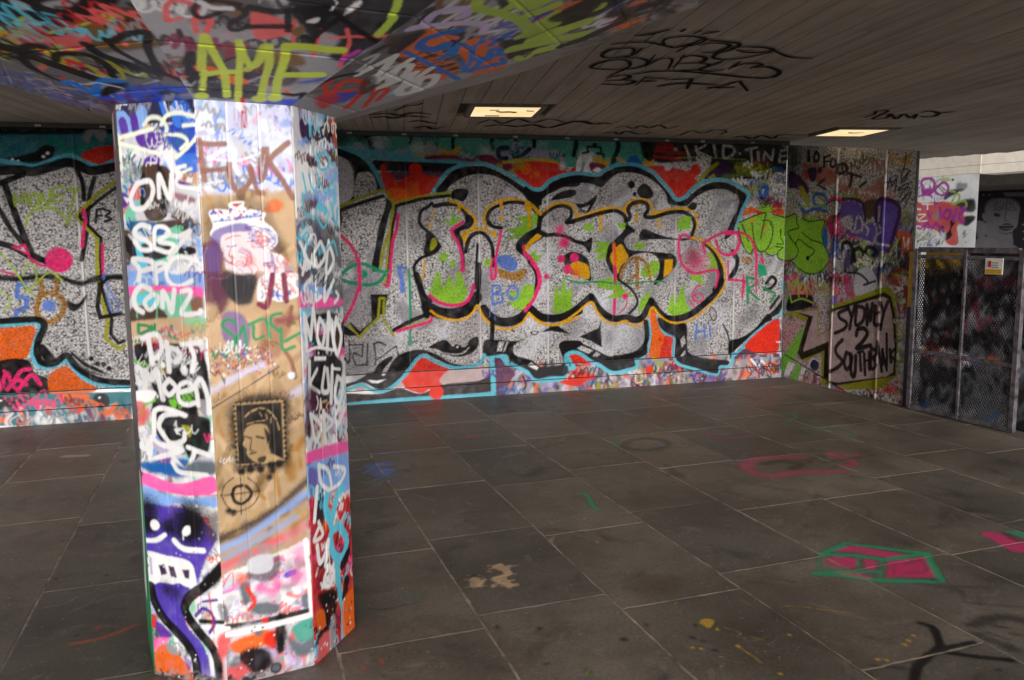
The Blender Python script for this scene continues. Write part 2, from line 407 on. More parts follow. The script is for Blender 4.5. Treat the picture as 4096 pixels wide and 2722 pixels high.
# ------------------------------------------------------------------ paint data (millimetres on each surface)
PAINT = {
'W': '''
f sv 1: -2327,2574 -1209,2604 -1362,211 -2513,275
f td 3: -2270,2516 -1346,2539 -1365,2238 -2293,2226
f bk 10: -2264,2593 -1340,2618 -1347,2523 -2272,2494
F bk 10: -2226,2290 -2083,2330 -1987,2360 -1920,2413 -1838,2400 -1863,2318 -1946,2277 -2073,2265
F rd 3: -1648,2299 -1594,2370 -1494,2407 -1354,2410 -1365,2238 -1528,2266
s gr 28 5: -1876,2469 -1807,2436 -1734,2338
s gr 23 5: -1734,2338 -1650,2387 -1542,2420
b wh 12 12 5: -2164,2291 -2122,2278 -1930,2319 -1893,2349
F gy 14: -1608,2524 -1523,2575 -1427,2554 -1450,2457 -1498,2474 -1527,2517 -1581,2437
s cy 38 3: -2289,2282 -2135,2262 -2012,2234 -1898,2274 -1734,2333 -1624,2287 -1497,2241 -1361,2303
s bk 80 3: -2296,2196 -2108,2206 -2015,2193 -1869,2236 -1755,2273 -1659,2251 -1565,2205 -1365,2243
l bk 56 3: -2242,2097 -2183,1854 -2128,1643 -2077,1483 -1946,1413
l bk 43 3: -2318,1924 -2225,1714 -2134,1573
s bk 50 3: -2096,2168 -2241,2106 -2305,2079
s bk 53 3: -2344,1596 -2222,1556 -2086,1466
f pk 2: -2234,1560 -2122,1583 -2089,1473
f sv 2: -2182,1545 -2137,1555 -2124,1509
s pk 25 2: -2102,1466 -2027,1402 -1940,1391
b pk 109 109 5: -1871,1439
s pk 18 2: -2347,1357 -2221,1322
s y2 24 3: -2173,1903 -2171,2002 -2129,1938 -2091,2020 -2080,1921
s y2 25 3: -2043,1998 -2064,1924 -2025,1898 -1988,1959 -2016,2012 -2043,1998
s y2 24 3: -1983,1885 -1969,2008 -1922,1907 -1897,2033
s y2 25 3: -1801,2069 -1875,2051 -1874,1995 -1809,2002 -1868,1988 -1882,1938 -1804,1949
s y2 28 3: -1771,2048 -1633,2042
s y2 26 3: -1693,2045 -1730,1942 -1780,1738
s y2 24 3: -2103,1740 -2074,1833 -1975,1880 -1848,1871 -1783,1765
s bk 39 5: -1545,2142 -1593,1996 -1614,1853 -1645,1638 -1694,1437
s bk 43 7: -1675,2216 -1641,2102 -1639,1960
l ol 34 2: -1374,2113 -1512,2017 -1609,1925 -1714,1818 -1632,1710 -1561,1638 -1579,1275 -1556,1128 -1523,869 -1552,740 -1454,642 -1401,662
l bk 30 2: -1377,2065 -1516,1960 -1604,1880 -1676,1823
l bk 31 2: -1681,1807 -1599,1710 -1526,1626 -1540,1456 -1549,1183 -1487,904 -1506,775 -1447,690 -1398,710
s pk 29 3: -1653,1871 -1640,1782 -1657,1710 -1683,1549
s pk 23 3: -1518,1574 -1528,1374 -1529,1274
l bk 22 3: -1559,1760 -1545,1871 -1485,1882
l bk 20 3: -1549,1817 -1506,1821
s bk 23 3: -1481,1871 -1437,1853 -1476,1817 -1432,1790 -1488,1770
s bk 54 14: -2368,1297 -2180,1282 -2019,1300 -1859,1278 -1715,1231 -1580,1272 -1361,1285
F bk 7: -1840,1085 -1760,1057 -1707,1105 -1665,1139 -1697,1059 -1782,985 -1828,1018
l bl 40 3: -2151,1239 -2206,1228 -2223,1133 -2145,1117 -2157,1038 -2233,1001 -2248,933
s go 44 7: -2029,1271 -2025,1178 -2056,1098 -2080,999 -2044,925 -1967,904 -1895,956 -1859,1046 -1887,1120 -1965,1158 -2031,1133
s go 39 7: -1905,1268 -1907,1153
b bl 51 51 5: -1980,1043
s y2 17 3: -2333,1531 -2263,1433 -2194,1307 -2139,1199 -2087,1135
s y2 16 3: -2165,1316 -2106,1416 -2060,1354 -2072,1233 -2160,1164
s y2 17 3: -2055,1247 -1952,1338 -1857,1260
s y2 17 3: -2360,1196 -2272,1113 -2328,1004
s bl 22 7 a.7: -1532,1289 -1452,1386
s bl 28 7 a.7: -1513,1145 -1482,978 -1426,1013 -1487,1163 -1529,1274
s bk 29 5: -1553,1216 -1479,1280 -1362,1270
l bk 38 5: -1563,1220 -1597,1019 -1580,926 -1413,954
F or 2: -2404,849 -2244,864 -2128,874 -2100,815 -2142,693 -2215,583 -2426,576
F bk 5: -2427,558 -2186,582 -2134,461 -2025,392 -2031,259 -2450,271
F or 2: -2027,426 -1915,501 -1850,483 -1774,387 -1647,286 -1800,256 -2014,269
s cy 39 2: -2401,881 -2210,899 -2094,902 -2059,849 -2110,728 -2139,601 -2079,503 -1963,522 -1875,555 -1818,470 -1725,371 -1594,322 -1391,287
s bk 57 2: -2398,921 -2175,930 -2063,922 -2029,866 -2075,763 -2103,654 -2075,550 -1978,534 -1871,603 -1797,487 -1673,391 -1558,350 -1389,329
F bk 2: -2084,686 -2047,710 -1970,596 -1957,551 -2039,556 -2078,613
F bk 2: -1836,641 -1746,548 -1618,466 -1551,399 -1655,420 -1751,485 -1815,566
b bk 23 23 2: -1678,563 -1631,514 -1581,506 -1540,466
s sv 9 2: -1823,589 -1749,500 -1637,434 -1521,390
s pk 33 5: -2403,338 -2355,470 -2313,391 -2242,482 -2168,496
s pk 35 5: -2356,327 -2280,407 -2211,363
s pk 34 5: -2277,312 -2164,441 -2098,356
s pk 27 5: -2369,489 -2298,331
f td 4: -2449,286 -1359,249 -1378,-47 -2471,15
F or 11: -1949,254 -1717,243 -1773,167 -1905,176
b bk 58 58 7: -2407,213 -2304,203
b bk 71 71 7: -1620,180
b wh 10 10 3: -2408,235 -2287,231 -1628,211
F wh 18 a.8: -2124,116 -1975,128 -1897,67 -1902,-1 -2132,9
F pk 14 a.6: -2181,217 -2115,231 -1971,188 -2007,149 -2136,177
m lg,pg,td,p2,or 60 106 21 90: -2460,143 -1370,87 -1378,-47 -2470,22
b rd 44 44 3: -2041,124
b rd 74 74 4: -1824,152
s or 32 5: -1500,138 -1577,59
s bk 9 2: -1448,150 -1427,114 -1446,81 -1419,79
f sv 1: 487,2591 5399,2644 5503,-61 399,238
m s2,sv,lg,gy 170 335 134 60: 471,2165 5415,2212 5497,86 404,362
f tl 4: 487,2591 3709,2595 3713,2272 478,2349
b bk 68 68 49 a.8: 602,2545 739,2558
b bk 59 59 49 a.7: 532,2486 827,2541
s bk 60 14: 799,2589 836,2521 863,2429
s bk 32 8: 1224,2589 1232,2530 1216,2492
s bk 35 8: 1653,2599 1634,2529 1638,2459
s bk 45 8: 2043,2588 2021,2517 2039,2454
s bk 42 9: 2448,2598 2463,2536 2454,2479
b wh 61 61 51 a.5: 1379,2459 1276,2447 1966,2429 935,2494
b gy 50 50 40 a.6: 793,2418 1420,2440
s cy 89 6: 510,2413 714,2397 1011,2378 1315,2358 1730,2317
s bk 96 4: 888,2287 1109,2278 1364,2272 1655,2263
F p2 10: 997,2224 1571,2228 1507,2180 1105,2141
b rd 28 28 4: 961,2268
b rd 67 67 4: 1266,2247
F rd 4: 935,2229 1007,2220 1056,2170 1095,2139 1188,2188 1311,2211 1435,2186 1512,2155 1452,2048 1079,1936 971,2025
b or 75 75 14: 1225,2032
F or 14: 987,2058 1144,2071 1203,1981 1049,1959
F ye 4: 1503,2474 1596,2428 1709,2485 1691,2394 1522,2384
s ye 28 10: 1264,2380 1419,2397 1522,2386 1679,2387 1837,2359
s mr 44 10: 1377,2362 1626,2374 1836,2347
F mr 6: 1869,2390 2008,2403 2094,2355 2245,2304 2201,2243 2103,2263 1890,2350
F li 15 a.8: 2052,2451 2215,2485 2489,2467 2678,2435 2667,2383 2433,2386 2105,2360
s li 37 7: 2656,2447 2723,2427 2762,2344
s nv 46 6: 2172,2364 2101,2380 2095,2455 2180,2471 2236,2423 2259,2376
s nv 46 6: 2270,2543 2286,2459 2292,2377
s nv 42 6: 2292,2377 2358,2421 2416,2467
b bk 19 19 3: 2176,2375
b ol 34 34 4: 2098,2291
s ye 37 9: 2148,2329 2290,2352 2488,2359 2655,2347 2757,2309
F rd 3: 2223,2289 2377,2341 2599,2340 2745,2310 2819,2248 2876,2289 2950,2300 2950,2167 2711,2201 2610,2143 2475,2073 2354,2158 2288,2199
b or 59 59 6: 2371,2276
b or 32 32 5: 2487,2224
b or 15 15 4: 2427,2194
s ol 41 15: 2212,2243 2267,2273 2333,2307
b wh 37 37 22 a.8: 2762,2302
t bk,td,tl,li,gy,bk 26 135 9: 524,2544 3519,2559 3521,2377 519,2389
s bk 42 6: 2457,2593 2462,2495
s bk 48 9: 2909,2593 2902,2504 2879,2414
s bk 53 7: 3354,2582 3367,2502 3332,2417 3304,2315
F bk 18: 3599,2603 3731,2606 3764,2381 3662,2368 3615,2496
F bg 9: 3827,2603 5280,2557 5291,2245 4744,2228 4285,2367 3782,2359
l r2 28 14 a.9: 3828,2552 3974,2529
l r2 28 14 a.9: 3781,2476 4122,2447
l r2 28 14 a.9: 3775,2411 4062,2390
l r2 22 14 a.9: 3819,2511 4011,2498
l ol 11 4: 4012,2406 4359,2414 4854,2397
b wh 55 55 44 a.8: 2994,2411 3040,2401
F wh 4: 2902,2249 2925,2387 2973,2398 2950,2250
F wh 4: 2982,2250 3028,2367 3076,2400 3044,2240
f bk 2: 3085,2539 3134,2540 3134,2503 3085,2502
l bk 22 2: 3028,2460 3028,2500 3175,2497 3176,2454
l bk 23 2: 2976,2434 3044,2448
l bk 22 2: 3129,2436 3204,2429 3201,2402
F ye 6: 3155,2414 3204,2361 3262,2396 3251,2307 3178,2316 3086,2368
F mr 6: 3051,2336 3202,2327 3231,2271 3086,2248
F wh 7: 3086,2262 3132,2290 3181,2276 3156,2248
F ye 4: 3339,2398 3424,2377 3462,2355 3389,2341
F az 5: 3458,2318 3492,2406 3554,2422 3616,2365 3648,2301 3567,2289
F ye 5: 3661,2392 3712,2358 3765,2383 3754,2311 3648,2310
F rd 3: 3639,2301 3867,2321 4063,2287 4175,2275 4211,2333 4285,2345 4326,2299 4288,2234 4243,2199 4279,2151 4191,2066 4106,1988 4032,1974 3994,2042 3870,2151 3747,2248
b lg 41 41 3: 3928,2309
F sv 14: 4259,2421 4411,2424 4425,2355 4349,2286 4298,2321
F pd 5: 4351,2186 4486,2356 4563,2384 4672,2281 4616,2199
s ol 43 5: 4295,2163 4387,2269 4505,2352
F ol 5: 4395,2197 4463,2247 4492,2190
s og 56 17: 4591,2209 4872,2241 5172,2244
F og 24 a.8: 4739,2373 4933,2376 5195,2346 5198,2267 4743,2262
s ol 24 7: 4908,2353 4936,2286 5012,2332 4985,2366 4921,2351
s ol 25 7: 5024,2355 5053,2276 5118,2288 5116,2367
s bk 25 4: 4731,2203 4938,2207 5134,2200
s sv 27 3: 4123,2526 4159,2452 4180,2385
l sv 25 4: 4363,2542 4248,2482 4429,2411
l sv 27 4: 4247,2522 4286,2417
l sv 30 4: 4461,2543 4487,2416
s sv 29 4: 4570,2537 4585,2413 4701,2459 4687,2526 4582,2539
b sv 17 17 3: 4008,2491
b sv 16 16 4: 4773,2461
l sv 25 4: 4841,2500 4982,2529
l sv 28 4: 4902,2517 4922,2385
l sv 29 4: 4994,2480 5005,2386
l sv 28 4: 5062,2398 5078,2482 5170,2400 5184,2517
l sv 29 3: 5347,2513 5275,2499 5256,2374 5363,2386
l sv 23 3: 5263,2439 5350,2450
F sv 8: 5131,2210 5211,2259 5307,2251 5347,2097 5264,2043 5150,2094
s b3 38 4: 4859,2119 4895,2151 4935,2129
F b3 4: 4983,2131 5129,2143 5133,2017 5046,1959 5008,2055
f sv 2: 5043,2074 5086,2093 5067,2016
F or 5: 4803,1803 4870,1886 4971,1895 4982,1836 4851,1807 4787,1744
F rd 4: 4970,1853 5158,1863 5267,1963 5349,1806 5295,1794 5204,1833 5049,1805
l lm 14 3: 5089,1932 5180,1874 5382,1884
F lm 5: 5014,1874 5111,1942 5202,1884 5137,1826
F or 2: 3737,773 3766,824 3818,770 3845,658 3908,552 3922,480 3874,370 3875,259 3745,266 3743,433 3767,547
F rd 2: 3909,516 4009,523 4013,252 3875,259 3873,393 3907,470
b or 72 72 24: 3801,488
b rd 26 26 4: 3867,490
F p2 6: 3032,264 3308,156 3576,210 3599,285 3773,283 4011,264 4139,157 3899,137 3527,124 3151,122
f gy 7: 1877,293 4667,285 4676,-84 1872,-45
m lg,lg,li,pd,gy,gy,or,ol,bk,g2,vi,pg 240 129 30 84: 1877,271 4667,261 4676,-72 1872,-23
m vi,bk,og,or,lg,p2 90 85 19 110: 3502,194 4344,195 4348,-29 3504,-13
F rd 2: 2831,362 2925,380 3070,305 3046,250 3022,184 3094,168 3096,100 3020,102 2949,64 2808,59 2700,112 2784,163 2857,238
b rd 46 46 4: 3724,170
F rd 2: 3933,238 4129,169 4025,161
F rd 3: 5283,635 5122,582 5032,467 4899,378 4944,316 5065,284 5295,287
F p2 5: 4733,258 4903,342 5065,274 5295,275 5297,217 4999,237 4749,150
f gy 8: 4537,232 5558,228 5568,-16 4542,19
m lg,gy,vi,or,pd,pg,g2 110 127 30 76: 4408,215 5559,216 5567,-4 4412,26
l wh 25 4: 4960,222 5057,121 5095,204 5193,102
s or 32 4: 5286,157 5150,153 5193,78 5289,61
b bk 75 75 75 a.5: 4983,779 4867,665
b sl 75 75 75 a.5: 4972,685
F rd 2: 1200,350 1289,435 1383,385 1555,299 1487,153 1452,133 1344,108 1248,71 1063,178
F pg 2: 1552,289 1891,329 1913,182 1469,152
F pl 2: 484,110 840,92 1049,134 1258,68 1474,145 1911,182 1969,399 1971,49 1364,20 481,12
F pg 2: 617,135 679,171 715,133
F pg 2: 997,137 1062,193 1097,142
s cy 49 3: 480,-7 838,10 1257,14 1688,10 2026,22
b rd 73 73 2: 1413,71
F p2 2: 2015,383 2071,393 2202,264 2249,251 2178,123 2120,1 2026,-2
f cy 2: 1934,424 2150,413 2207,286 2137,301 2093,379 2024,383 2028,-5 1977,-4 1969,386 1936,387
F rd 2: 2869,376 2963,371 2963,54 2763,77 2702,114 2777,143
t gy,pd,vi,bk,lg,b3 24 202 14: 1899,281 5476,220 5484,-11 1894,-14
t gy,bk,pk,td,or 12 211 14: -2420,251 -1431,206 -1446,-23 -2437,40
t ol,bk,wh,b3,mr,og 26 185 14: 4662,2347 5364,2357 5384,1845 4881,1884
s cy 52 3: 481,2425 666,2421 791,2347 869,2238 925,2110 946,2045
F bk 3: 480,2400 665,2393 782,2325 849,2237 906,2129 928,2048 880,2028 699,1968 462,1903
F lg 10: 478,2330 595,2344 660,2265 678,2147 650,1978 462,1920
F sv 3: 707,2185 757,2219 829,2218 876,2159 883,2046 800,2008 678,1976
s cy 35 2: 1433,2039 1485,2116 1571,2226 1709,2293 1857,2316 1996,2302 2157,2235 2299,2151 2431,2073 2544,2078 2632,2154 2756,2208 2939,2239
F bk 2: 1457,2039 1506,2114 1591,2206 1719,2273 1857,2294 1985,2282 2146,2212 2287,2130 2419,2052 2555,2059 2643,2133 2768,2187 2939,2218 2939,2109 2768,2092 2654,2038 2555,1994 2532,1907 2485,1930 2419,1972 2320,2035 2211,2117 2070,2188 1898,2213 1759,2187 1621,2113 1540,2029
b lg 55 55 23 a.7: 2204,2036
b lg 32 32 17 a.6: 2329,1890
l ol 28 2: 490,1875 549,1901 729,1980 941,2054 983,2029 1040,1929 1306,1990 1611,2038 1578,1956 1607,1950
s ol 22 2: 527,1875 532,1812 518,1738
s ol 32 2: 1051,1929 1027,1820 1003,1669 947,1518 899,1321
s ol 24 2: 1013,1669 988,1518 963,1366 947,1181 912,1171
l bk 37 2: 498,1834 598,1887 778,1946 945,1998
F bk 2: 958,1999 1030,1919 997,1810 951,1630 904,1438 880,1294 815,1306 853,1489 901,1721 956,1871 972,1949
s bk 25 2: 543,1832 547,1772 521,1663
s bk 26 2: 1066,1887 1057,1810 1032,1720 1013,1568 988,1366 970,1170
s pk 33 2: 1088,1822 1076,1750 1064,1669 1030,1568 1004,1375 977,1161 934,1150
l bk 34 2: 1073,1907 1305,1969 1589,2005
F bk 3: 1606,1980 1622,2052 1715,2075 1780,2055 1769,1991 1723,1946 1660,1968
s pk 34 2: 530,1633 606,1563 665,1472 691,1371 702,1219 700,1108
s gr 34 3: 505,1234 618,1330 739,1358 828,1318 918,1275 971,1282
s gr 34 3: 505,1218 623,1179 772,1154 874,1174 942,1246
b gr 44 44 8: 735,1259
s bl 47 4: 1084,1313 1100,1210 1112,1086
s bl 31 4: 1082,1317 1146,1309
l gr 29 2: 1172,1292 1181,1156 1179,845 1165,555
s bk 35 3: 1420,1931 1368,1891 1315,1860 1291,1789 1299,1728 1360,1667 1413,1625 1464,1553 1484,1511 1428,1452 1312,1411 1251,1361 1227,1310 1241,1227 1274,1113
F bk 2: 1349,1636 1401,1625 1464,1563 1486,1501 1428,1457 1323,1440 1347,1565
F ol 2: 1410,1584 1444,1590 1459,1532 1408,1473 1387,1492
s bk 44 2: 1438,1903 1543,1921 1649,1919 1714,1880 1755,1819 1765,1767
F bk 2: 1764,1821 1829,1798 1831,1736 1774,1682 1690,1652 1719,1581 1727,1456 1735,1318 1701,1309 1693,1478 1653,1582 1610,1665 1644,1685 1732,1736
s pk 34 2: 1722,1747 1655,1706 1606,1675 1621,1613 1675,1530 1703,1405 1711,1298
b pk 28 28 2: 1711,1279
s yk 29 2: 1607,1950 1670,1936 1745,1880 1809,1829 1840,1787 1845,1733 1806,1674 1709,1627
f yk 2: 1703,1627 1773,1651 1752,1535 1731,1535
s yk 31 2: 1718,1633 1825,1673 1911,1679 1998,1651 2054,1596
f yk 2: 1994,1664 2057,1661 2047,1584
s bk 41 2: 1744,1456 1765,1549 1805,1611 1868,1642 1932,1631 1988,1568 2019,1484 2028,1313
s bk 26 2: 1866,1527 1852,1350 1837,1097
s pk 31 2: 2109,1661 2095,1577 2063,1451 2050,1314 2046,1207 2009,1186 2001,1294 2011,1378
s yk 30 2: 1957,1702 1935,1777 1968,1870 2047,1932 2154,1968 2286,1964 2407,1932 2487,1880 2545,1821
s bk 36 2: 2001,1735 1969,1776 1992,1849 2068,1901 2176,1936 2319,1937 2429,1890 2498,1817 2520,1764
s bk 40 2: 1977,1735 2042,1698 2113,1690
l yk 35 2: 2110,1940 2116,1878
l yk 38 2: 2374,1930 2380,1863
l yk 33 2: 2414,1890 2406,1718
l yk 30 2: 1687,1919 1690,1845
F yk 2: 2098,1805 2131,1818 2135,1776 2112,1740 2097,1766
l yk 16 2: 1440,1880 1409,1746
b yk 19 19 2: 1397,1715
l yk 21 2: 1335,1385 1319,1254
b yk 19 19 2: 1305,1213
f lm 2: 1509,1799 1599,1749 1611,1868 1657,1780 1707,1800 1688,1755 1602,1704 1561,1737
f lm 2: 2218,1782 2485,1829 2509,1743 2439,1679 2327,1596 2139,1559 2260,1626 2160,1669 2330,1716 2330,1754
F bk 2: 2530,1909 2543,1817 2520,1764 2484,1698 2372,1636 2269,1541 2268,1459 2347,1394 2405,1318 2460,1210 2471,1080 2505,1079 2494,1231 2428,1371 2370,1445 2438,1518 2555,1591 2517,1647 2524,1732 2556,1806
s pk 38 2: 2348,1502 2359,1426 2425,1350 2483,1231 2505,1079
F yk 2: 2508,1634 2533,1594 2440,1529 2372,1445 2359,1500 2438,1593
f lm 2: 1529,1482 1550,1438 1612,1433 1556,1405 1544,1341 1511,1377 1458,1365 1482,1408 1449,1429 1501,1434
f lm 2: 1613,1398 1623,1370 1650,1353 1622,1333 1637,1297 1605,1317 1583,1301 1584,1344 1569,1360 1595,1365
F bl 3: 2073,1405 2192,1416 2271,1353 2273,1289 2215,1256 2124,1290 2061,1344
F go 9: 2076,1286 2212,1245 2360,1276 2359,1210 2289,1155 2189,1171 2090,1195
f lm 3: 1928,1367 2007,1395 1995,1313 1928,1310
f lm 3: 2392,1412 2478,1469 2471,1413 2541,1419 2470,1323 2436,1350
b pk 40 40 11: 2737,1371
b pk 27 27 7: 2585,1190
b pk 49 49 33: 2766,1527
f bk 2: 798,1064 970,1059 947,959 926,815 975,741 1015,685 949,788 910,865 869,858 855,818 685,666 569,777 599,801 687,715 801,803
l ol 25 2: 581,779 677,647 761,739 865,828 886,1023 930,1021 914,816 965,731 1014,652
s bk 42 2: 1016,708 1171,785 1341,850
l ol 15 2: 1055,704 1223,766 1363,807
s pk 30 2: 702,1393 707,1251 691,1140 638,989 563,849 517,777
l pk 32 2: 1046,694 1222,739 1360,771 1388,798 1394,869
F bk 3: 497,729 538,772 616,714 655,671 555,675
s bk 69 3: 1248,1239 1286,1114 1324,947 1341,841
s bk 117 2: 1343,925 1447,869 1574,844 1693,861 1780,911 1847,1004
s bk 48 2: 1858,1004 1878,1183 1876,1330
s bk 42 2: 1254,1177 1314,1051 1386,986
f lm 2: 1372,1068 1445,1272 1477,1255 1516,1106 1566,1228 1592,1221 1627,1103 1652,1268 1689,1261 1763,1047 1705,953 1597,936 1470,971
s pk 36 2: 1377,1037 1449,972 1576,932 1705,943 1784,1014 1818,1126
s bk 94 2: 1917,885 1986,805 2085,750 2207,745 2320,793 2401,868
s bk 84 2: 2410,868 2489,800 2546,776 2649,761 2765,774 2939,828
s yk 26 2: 1384,882 1467,824 1616,781 1746,803 1814,865 1856,919 1901,821 1974,741 2073,684 2206,673 2319,728 2401,814 2489,743 2614,695 2741,701 2939,766
s bk 43 2: 2405,1342 2470,1244 2480,1136 2448,1018 2377,902
s pk 38 2: 2427,1341 2494,1254 2516,1146 2470,1029 2413,922 2354,857
f lm 2: 2345,1116 2453,1115 2445,997 2356,870 2253,860 2165,960 2279,978 2143,1036 2322,1052
s bl 26 3: 2014,1114 2010,933
s bl 26 3: 2012,1114 2080,1114 2091,1061 2022,1031 2101,1018 2111,953 2021,933
s bl 24 3: 2191,1090 2166,1037 2212,969 2268,989 2279,1055 2235,1110 2191,1090
l bl 8 2: 2038,934 2036,771
l bl 8 2: 1988,925 1981,806
l bk 51 4: 2009,740 2000,575
F bk 2: 1925,561 2071,565 2250,546 2340,575 2388,597 2283,534 2229,495 2226,429 2282,381 2418,341 2534,257 2705,270 2763,290 2963,257 2763,245 2754,156 2474,150 2360,223 2202,275 2150,409 1923,410
f sv 2: 2047,447 2073,545 2129,543 2099,444
f sv 2: 2116,443 2156,542 2169,535 2134,443
f sv 2: 2383,265 2417,299 2477,249 2454,228
s bk 9 2: 2413,629 2449,638 2490,625 2454,603 2413,626
f bk 2: 2532,628 2626,686 2709,682 2850,586 2649,638
F bk 2: 2715,470 2778,519 2963,511 2963,391 2813,387 2824,342 2874,273 2777,289 2752,368
F bk 2: 1349,523 1515,592 1591,524 1633,544 1721,508 1765,570 1832,608 1864,585 1852,510 1796,448 1676,411 1534,440 1439,497
s sv 11 2: 1417,490 1534,450 1685,443 1764,503
s sv 14 2: 1438,476 1587,405 1697,367 1806,394 1874,498 1877,586
b sv 11 11 2: 1606,534 1643,511 1697,519 1736,539
l bk 15 2: 515,500 548,426 567,405 583,456 579,623
l bk 15 2: 578,580 711,580 701,460 621,505 610,454 637,380 698,377
l bk 15 2: 756,584 743,375 707,387
l bk 15 2: 817,581 833,443 818,371
s bk 16 2: 810,579 866,595 929,564
l bk 14 2: 840,422 1032,550 1050,451
F bk 2: 908,271 995,403 1080,473 1216,504 1332,492 1459,433 1564,363 1715,323 1849,348 1917,431 1915,356 1893,324 1695,292 1564,331 1436,391 1300,462 1213,371 1139,269 1053,200 947,121 823,139 691,210 486,156 488,197 640,234 746,291 849,296
F bk 2: 732,292 806,308 851,379 957,447 998,435 912,334 848,254 763,248
f sv 2: 742,235 824,224 917,231 844,193 782,201
s cy 36 2: 485,129 598,166 685,190 760,143 841,117 947,132 1054,210 1161,321 1227,402 1301,440 1425,370 1585,308 1737,300 1871,336 1919,416
s cy 38 2: 2205,308 2315,247 2394,199 2453,129 2589,121 2754,134 2777,222 2871,239 2824,320 2799,388 2963,396
s cy 38 2: 2362,2129 2440,2073 2540,2078 2619,2154 2754,2208 2948,2235 3132,2216 3225,2276 3342,2321 3460,2333 3603,2318 3747,2261 3858,2164 3957,2066 4022,1976 4133,1999 4206,2079 4342,2157 4490,2185 4643,2171 4788,2105 4897,2026 4833,1890 4773,1731 4717,1622
F bk 2: 2362,2100 2450,2052 2551,2059 2630,2133 2765,2187 2948,2214 3144,2201 3237,2255 3354,2297 3460,2312 3591,2296 3735,2239 3833,2153 3932,2053 4022,1954 4143,1977 4229,2046 4353,2124 4490,2159 4630,2149 4763,2082 4869,2013 4808,1879 4735,1697 4712,1606 4608,1548 4680,1732 4756,1868 4779,1992 4700,2048 4568,2085 4417,2069 4267,2002 4157,1910 4033,1910 3934,1932 3908,2022 3834,2110 3724,2185 3579,2236 3425,2247 3331,2218 3238,2148 3179,2092 3086,2126 2925,2135 2777,2113 2641,2049 2562,1985 2517,1931 2505,1867 2427,1930 2361,1993
F bk 2: 2636,1962 2686,2017 2788,2060 2879,2067 2907,2034 2859,1995 2742,1973
b bk 41 41 2: 3515,2124
F bk 2: 3579,2043 3605,2108 3664,2137 3728,2098 3767,2033 3739,1987 3642,1975
b bk 23 23 2: 3552,2026
b bk 13 13 2: 3174,2060
b lg 27 27 13: 3073,2083
b lg 39 39 16: 3837,1890
F lg 17 a.7: 4663,1901 4713,1947 4716,1834 4614,1811
F bk 2: 2900,1931 2994,1931 3087,1987 3138,2021 3112,1944 3029,1832 2948,1867
f sv 2: 2960,1880 3054,1912 3012,1841
s yk 31 2: 2438,1909 2538,1814 2595,1880 2685,1926 2776,1937 2856,1912 2904,1848 2916,1794 2886,1769
s yk 28 2: 2879,1769 3041,1824 3180,1869 3274,1884 3392,1880 3478,1823
s yk 30 2: 3466,1834 3451,1901 3513,1956 3606,1973 3691,1960 3742,1912 3767,1846 3729,1811
s yk 30 2: 3753,1822 3935,1866 4120,1879 4236,1846 4278,1756 4264,1667 4199,1568
l yk 35 2: 3175,1845 3176,1659
l yk 58 2: 3159,1834 3218,1841
l yk 34 2: 3566,1954 3571,1897
l yk 34 2: 3579,1829 3572,1746
l yk 51 2: 3801,1820 3865,1822
l yk 29 2: 3833,1811 3843,1676
l yk 38 2: 2381,1930 2427,1907
l yk 29 2: 2405,1888 2403,1707
s bk 37 2: 2525,1783 2595,1846 2685,1895 2776,1905 2847,1869 2847,1794 2796,1739 2881,1739
s bk 43 2: 2810,1737 2983,1781 3180,1834 3333,1856 3431,1812 3467,1757 3502,1801 3478,1869 3525,1927 3618,1949 3691,1923 3706,1868 3668,1800 3768,1789 3936,1833 4096,1844 4199,1799 4251,1711 4216,1586
s bk 51 2: 2518,1783 2508,1700 2515,1647 2582,1615
s bk 43 2: 2582,1612 2696,1618 2810,1589 2902,1545 2971,1531
F bk 2: 2900,1545 2995,1546 3085,1584 3055,1421 2995,1490
F bk 2: 2766,1374 2810,1429 2890,1441 2985,1405 3044,1339 3070,1148 2995,1163 2902,1198 2809,1243
F yk 2: 2844,1297 2879,1335 2962,1334 3042,1282 3050,1166 2972,1174 2890,1231
b pk 49 49 7: 2885,1380
b pk 49 49 7: 2809,1262
b pk 40 40 9: 2741,1371
b or 56 56 45 a.7: 2902,1227
s bk 46 2: 3453,1758 3467,1703 3540,1648
F bk 2: 3225,1388 3264,1499 3326,1553 3420,1640 3455,1703 3540,1648 3456,1582 3443,1528 3503,1452 3636,1439 3881,1418 3995,1400 4048,1330 4010,1240 3912,1152 3797,1074 3786,1113 3837,1201 3835,1336 3758,1402 3636,1415 3516,1372 3435,1285 3386,1151 3338,1166 3266,1267
F sv 2: 3398,1149 3423,1277 3506,1373 3636,1417 3758,1400 3830,1325 3832,1201 3762,1106 3579,1069
F yk 2: 3280,1376 3326,1455 3409,1511 3458,1428 3488,1373 3399,1275 3373,1207 3337,1254
F lm 4: 3648,1259 3823,1338 3825,1199 3664,1158
s go 33 7: 3398,1133 3447,1285 3576,1374 3701,1291 3745,1125
l go 44 7: 3584,1360 3594,1050
l go 30 7: 3592,1204 3458,1096
f yk 2: 3906,1343 4002,1344 3998,1218 3894,1151
F bk 2: 3649,1666 3817,1614 4002,1568 4207,1566 4127,1540 3940,1555 3756,1557 3614,1559
s bk 23 2: 4201,1559 4315,1551 4407,1516
F bk 2: 4167,1888 4206,1935 4256,1941 4275,1901 4235,1859
f lm 2: 4046,1744 4122,1804 4214,1790 4201,1689 4229,1678 4124,1652 4047,1666
f lm 2: 3088,1534 3278,1538 3255,1488 3232,1364 3086,1351 3185,1413 3086,1434 3161,1490
F lm 2: 2981,1697 3029,1729 3087,1707 3102,1664 3041,1651 2994,1665
b lm 13 13 2: 3093,1750
f lm 2: 3353,1725 3455,1733 3444,1657 3382,1682
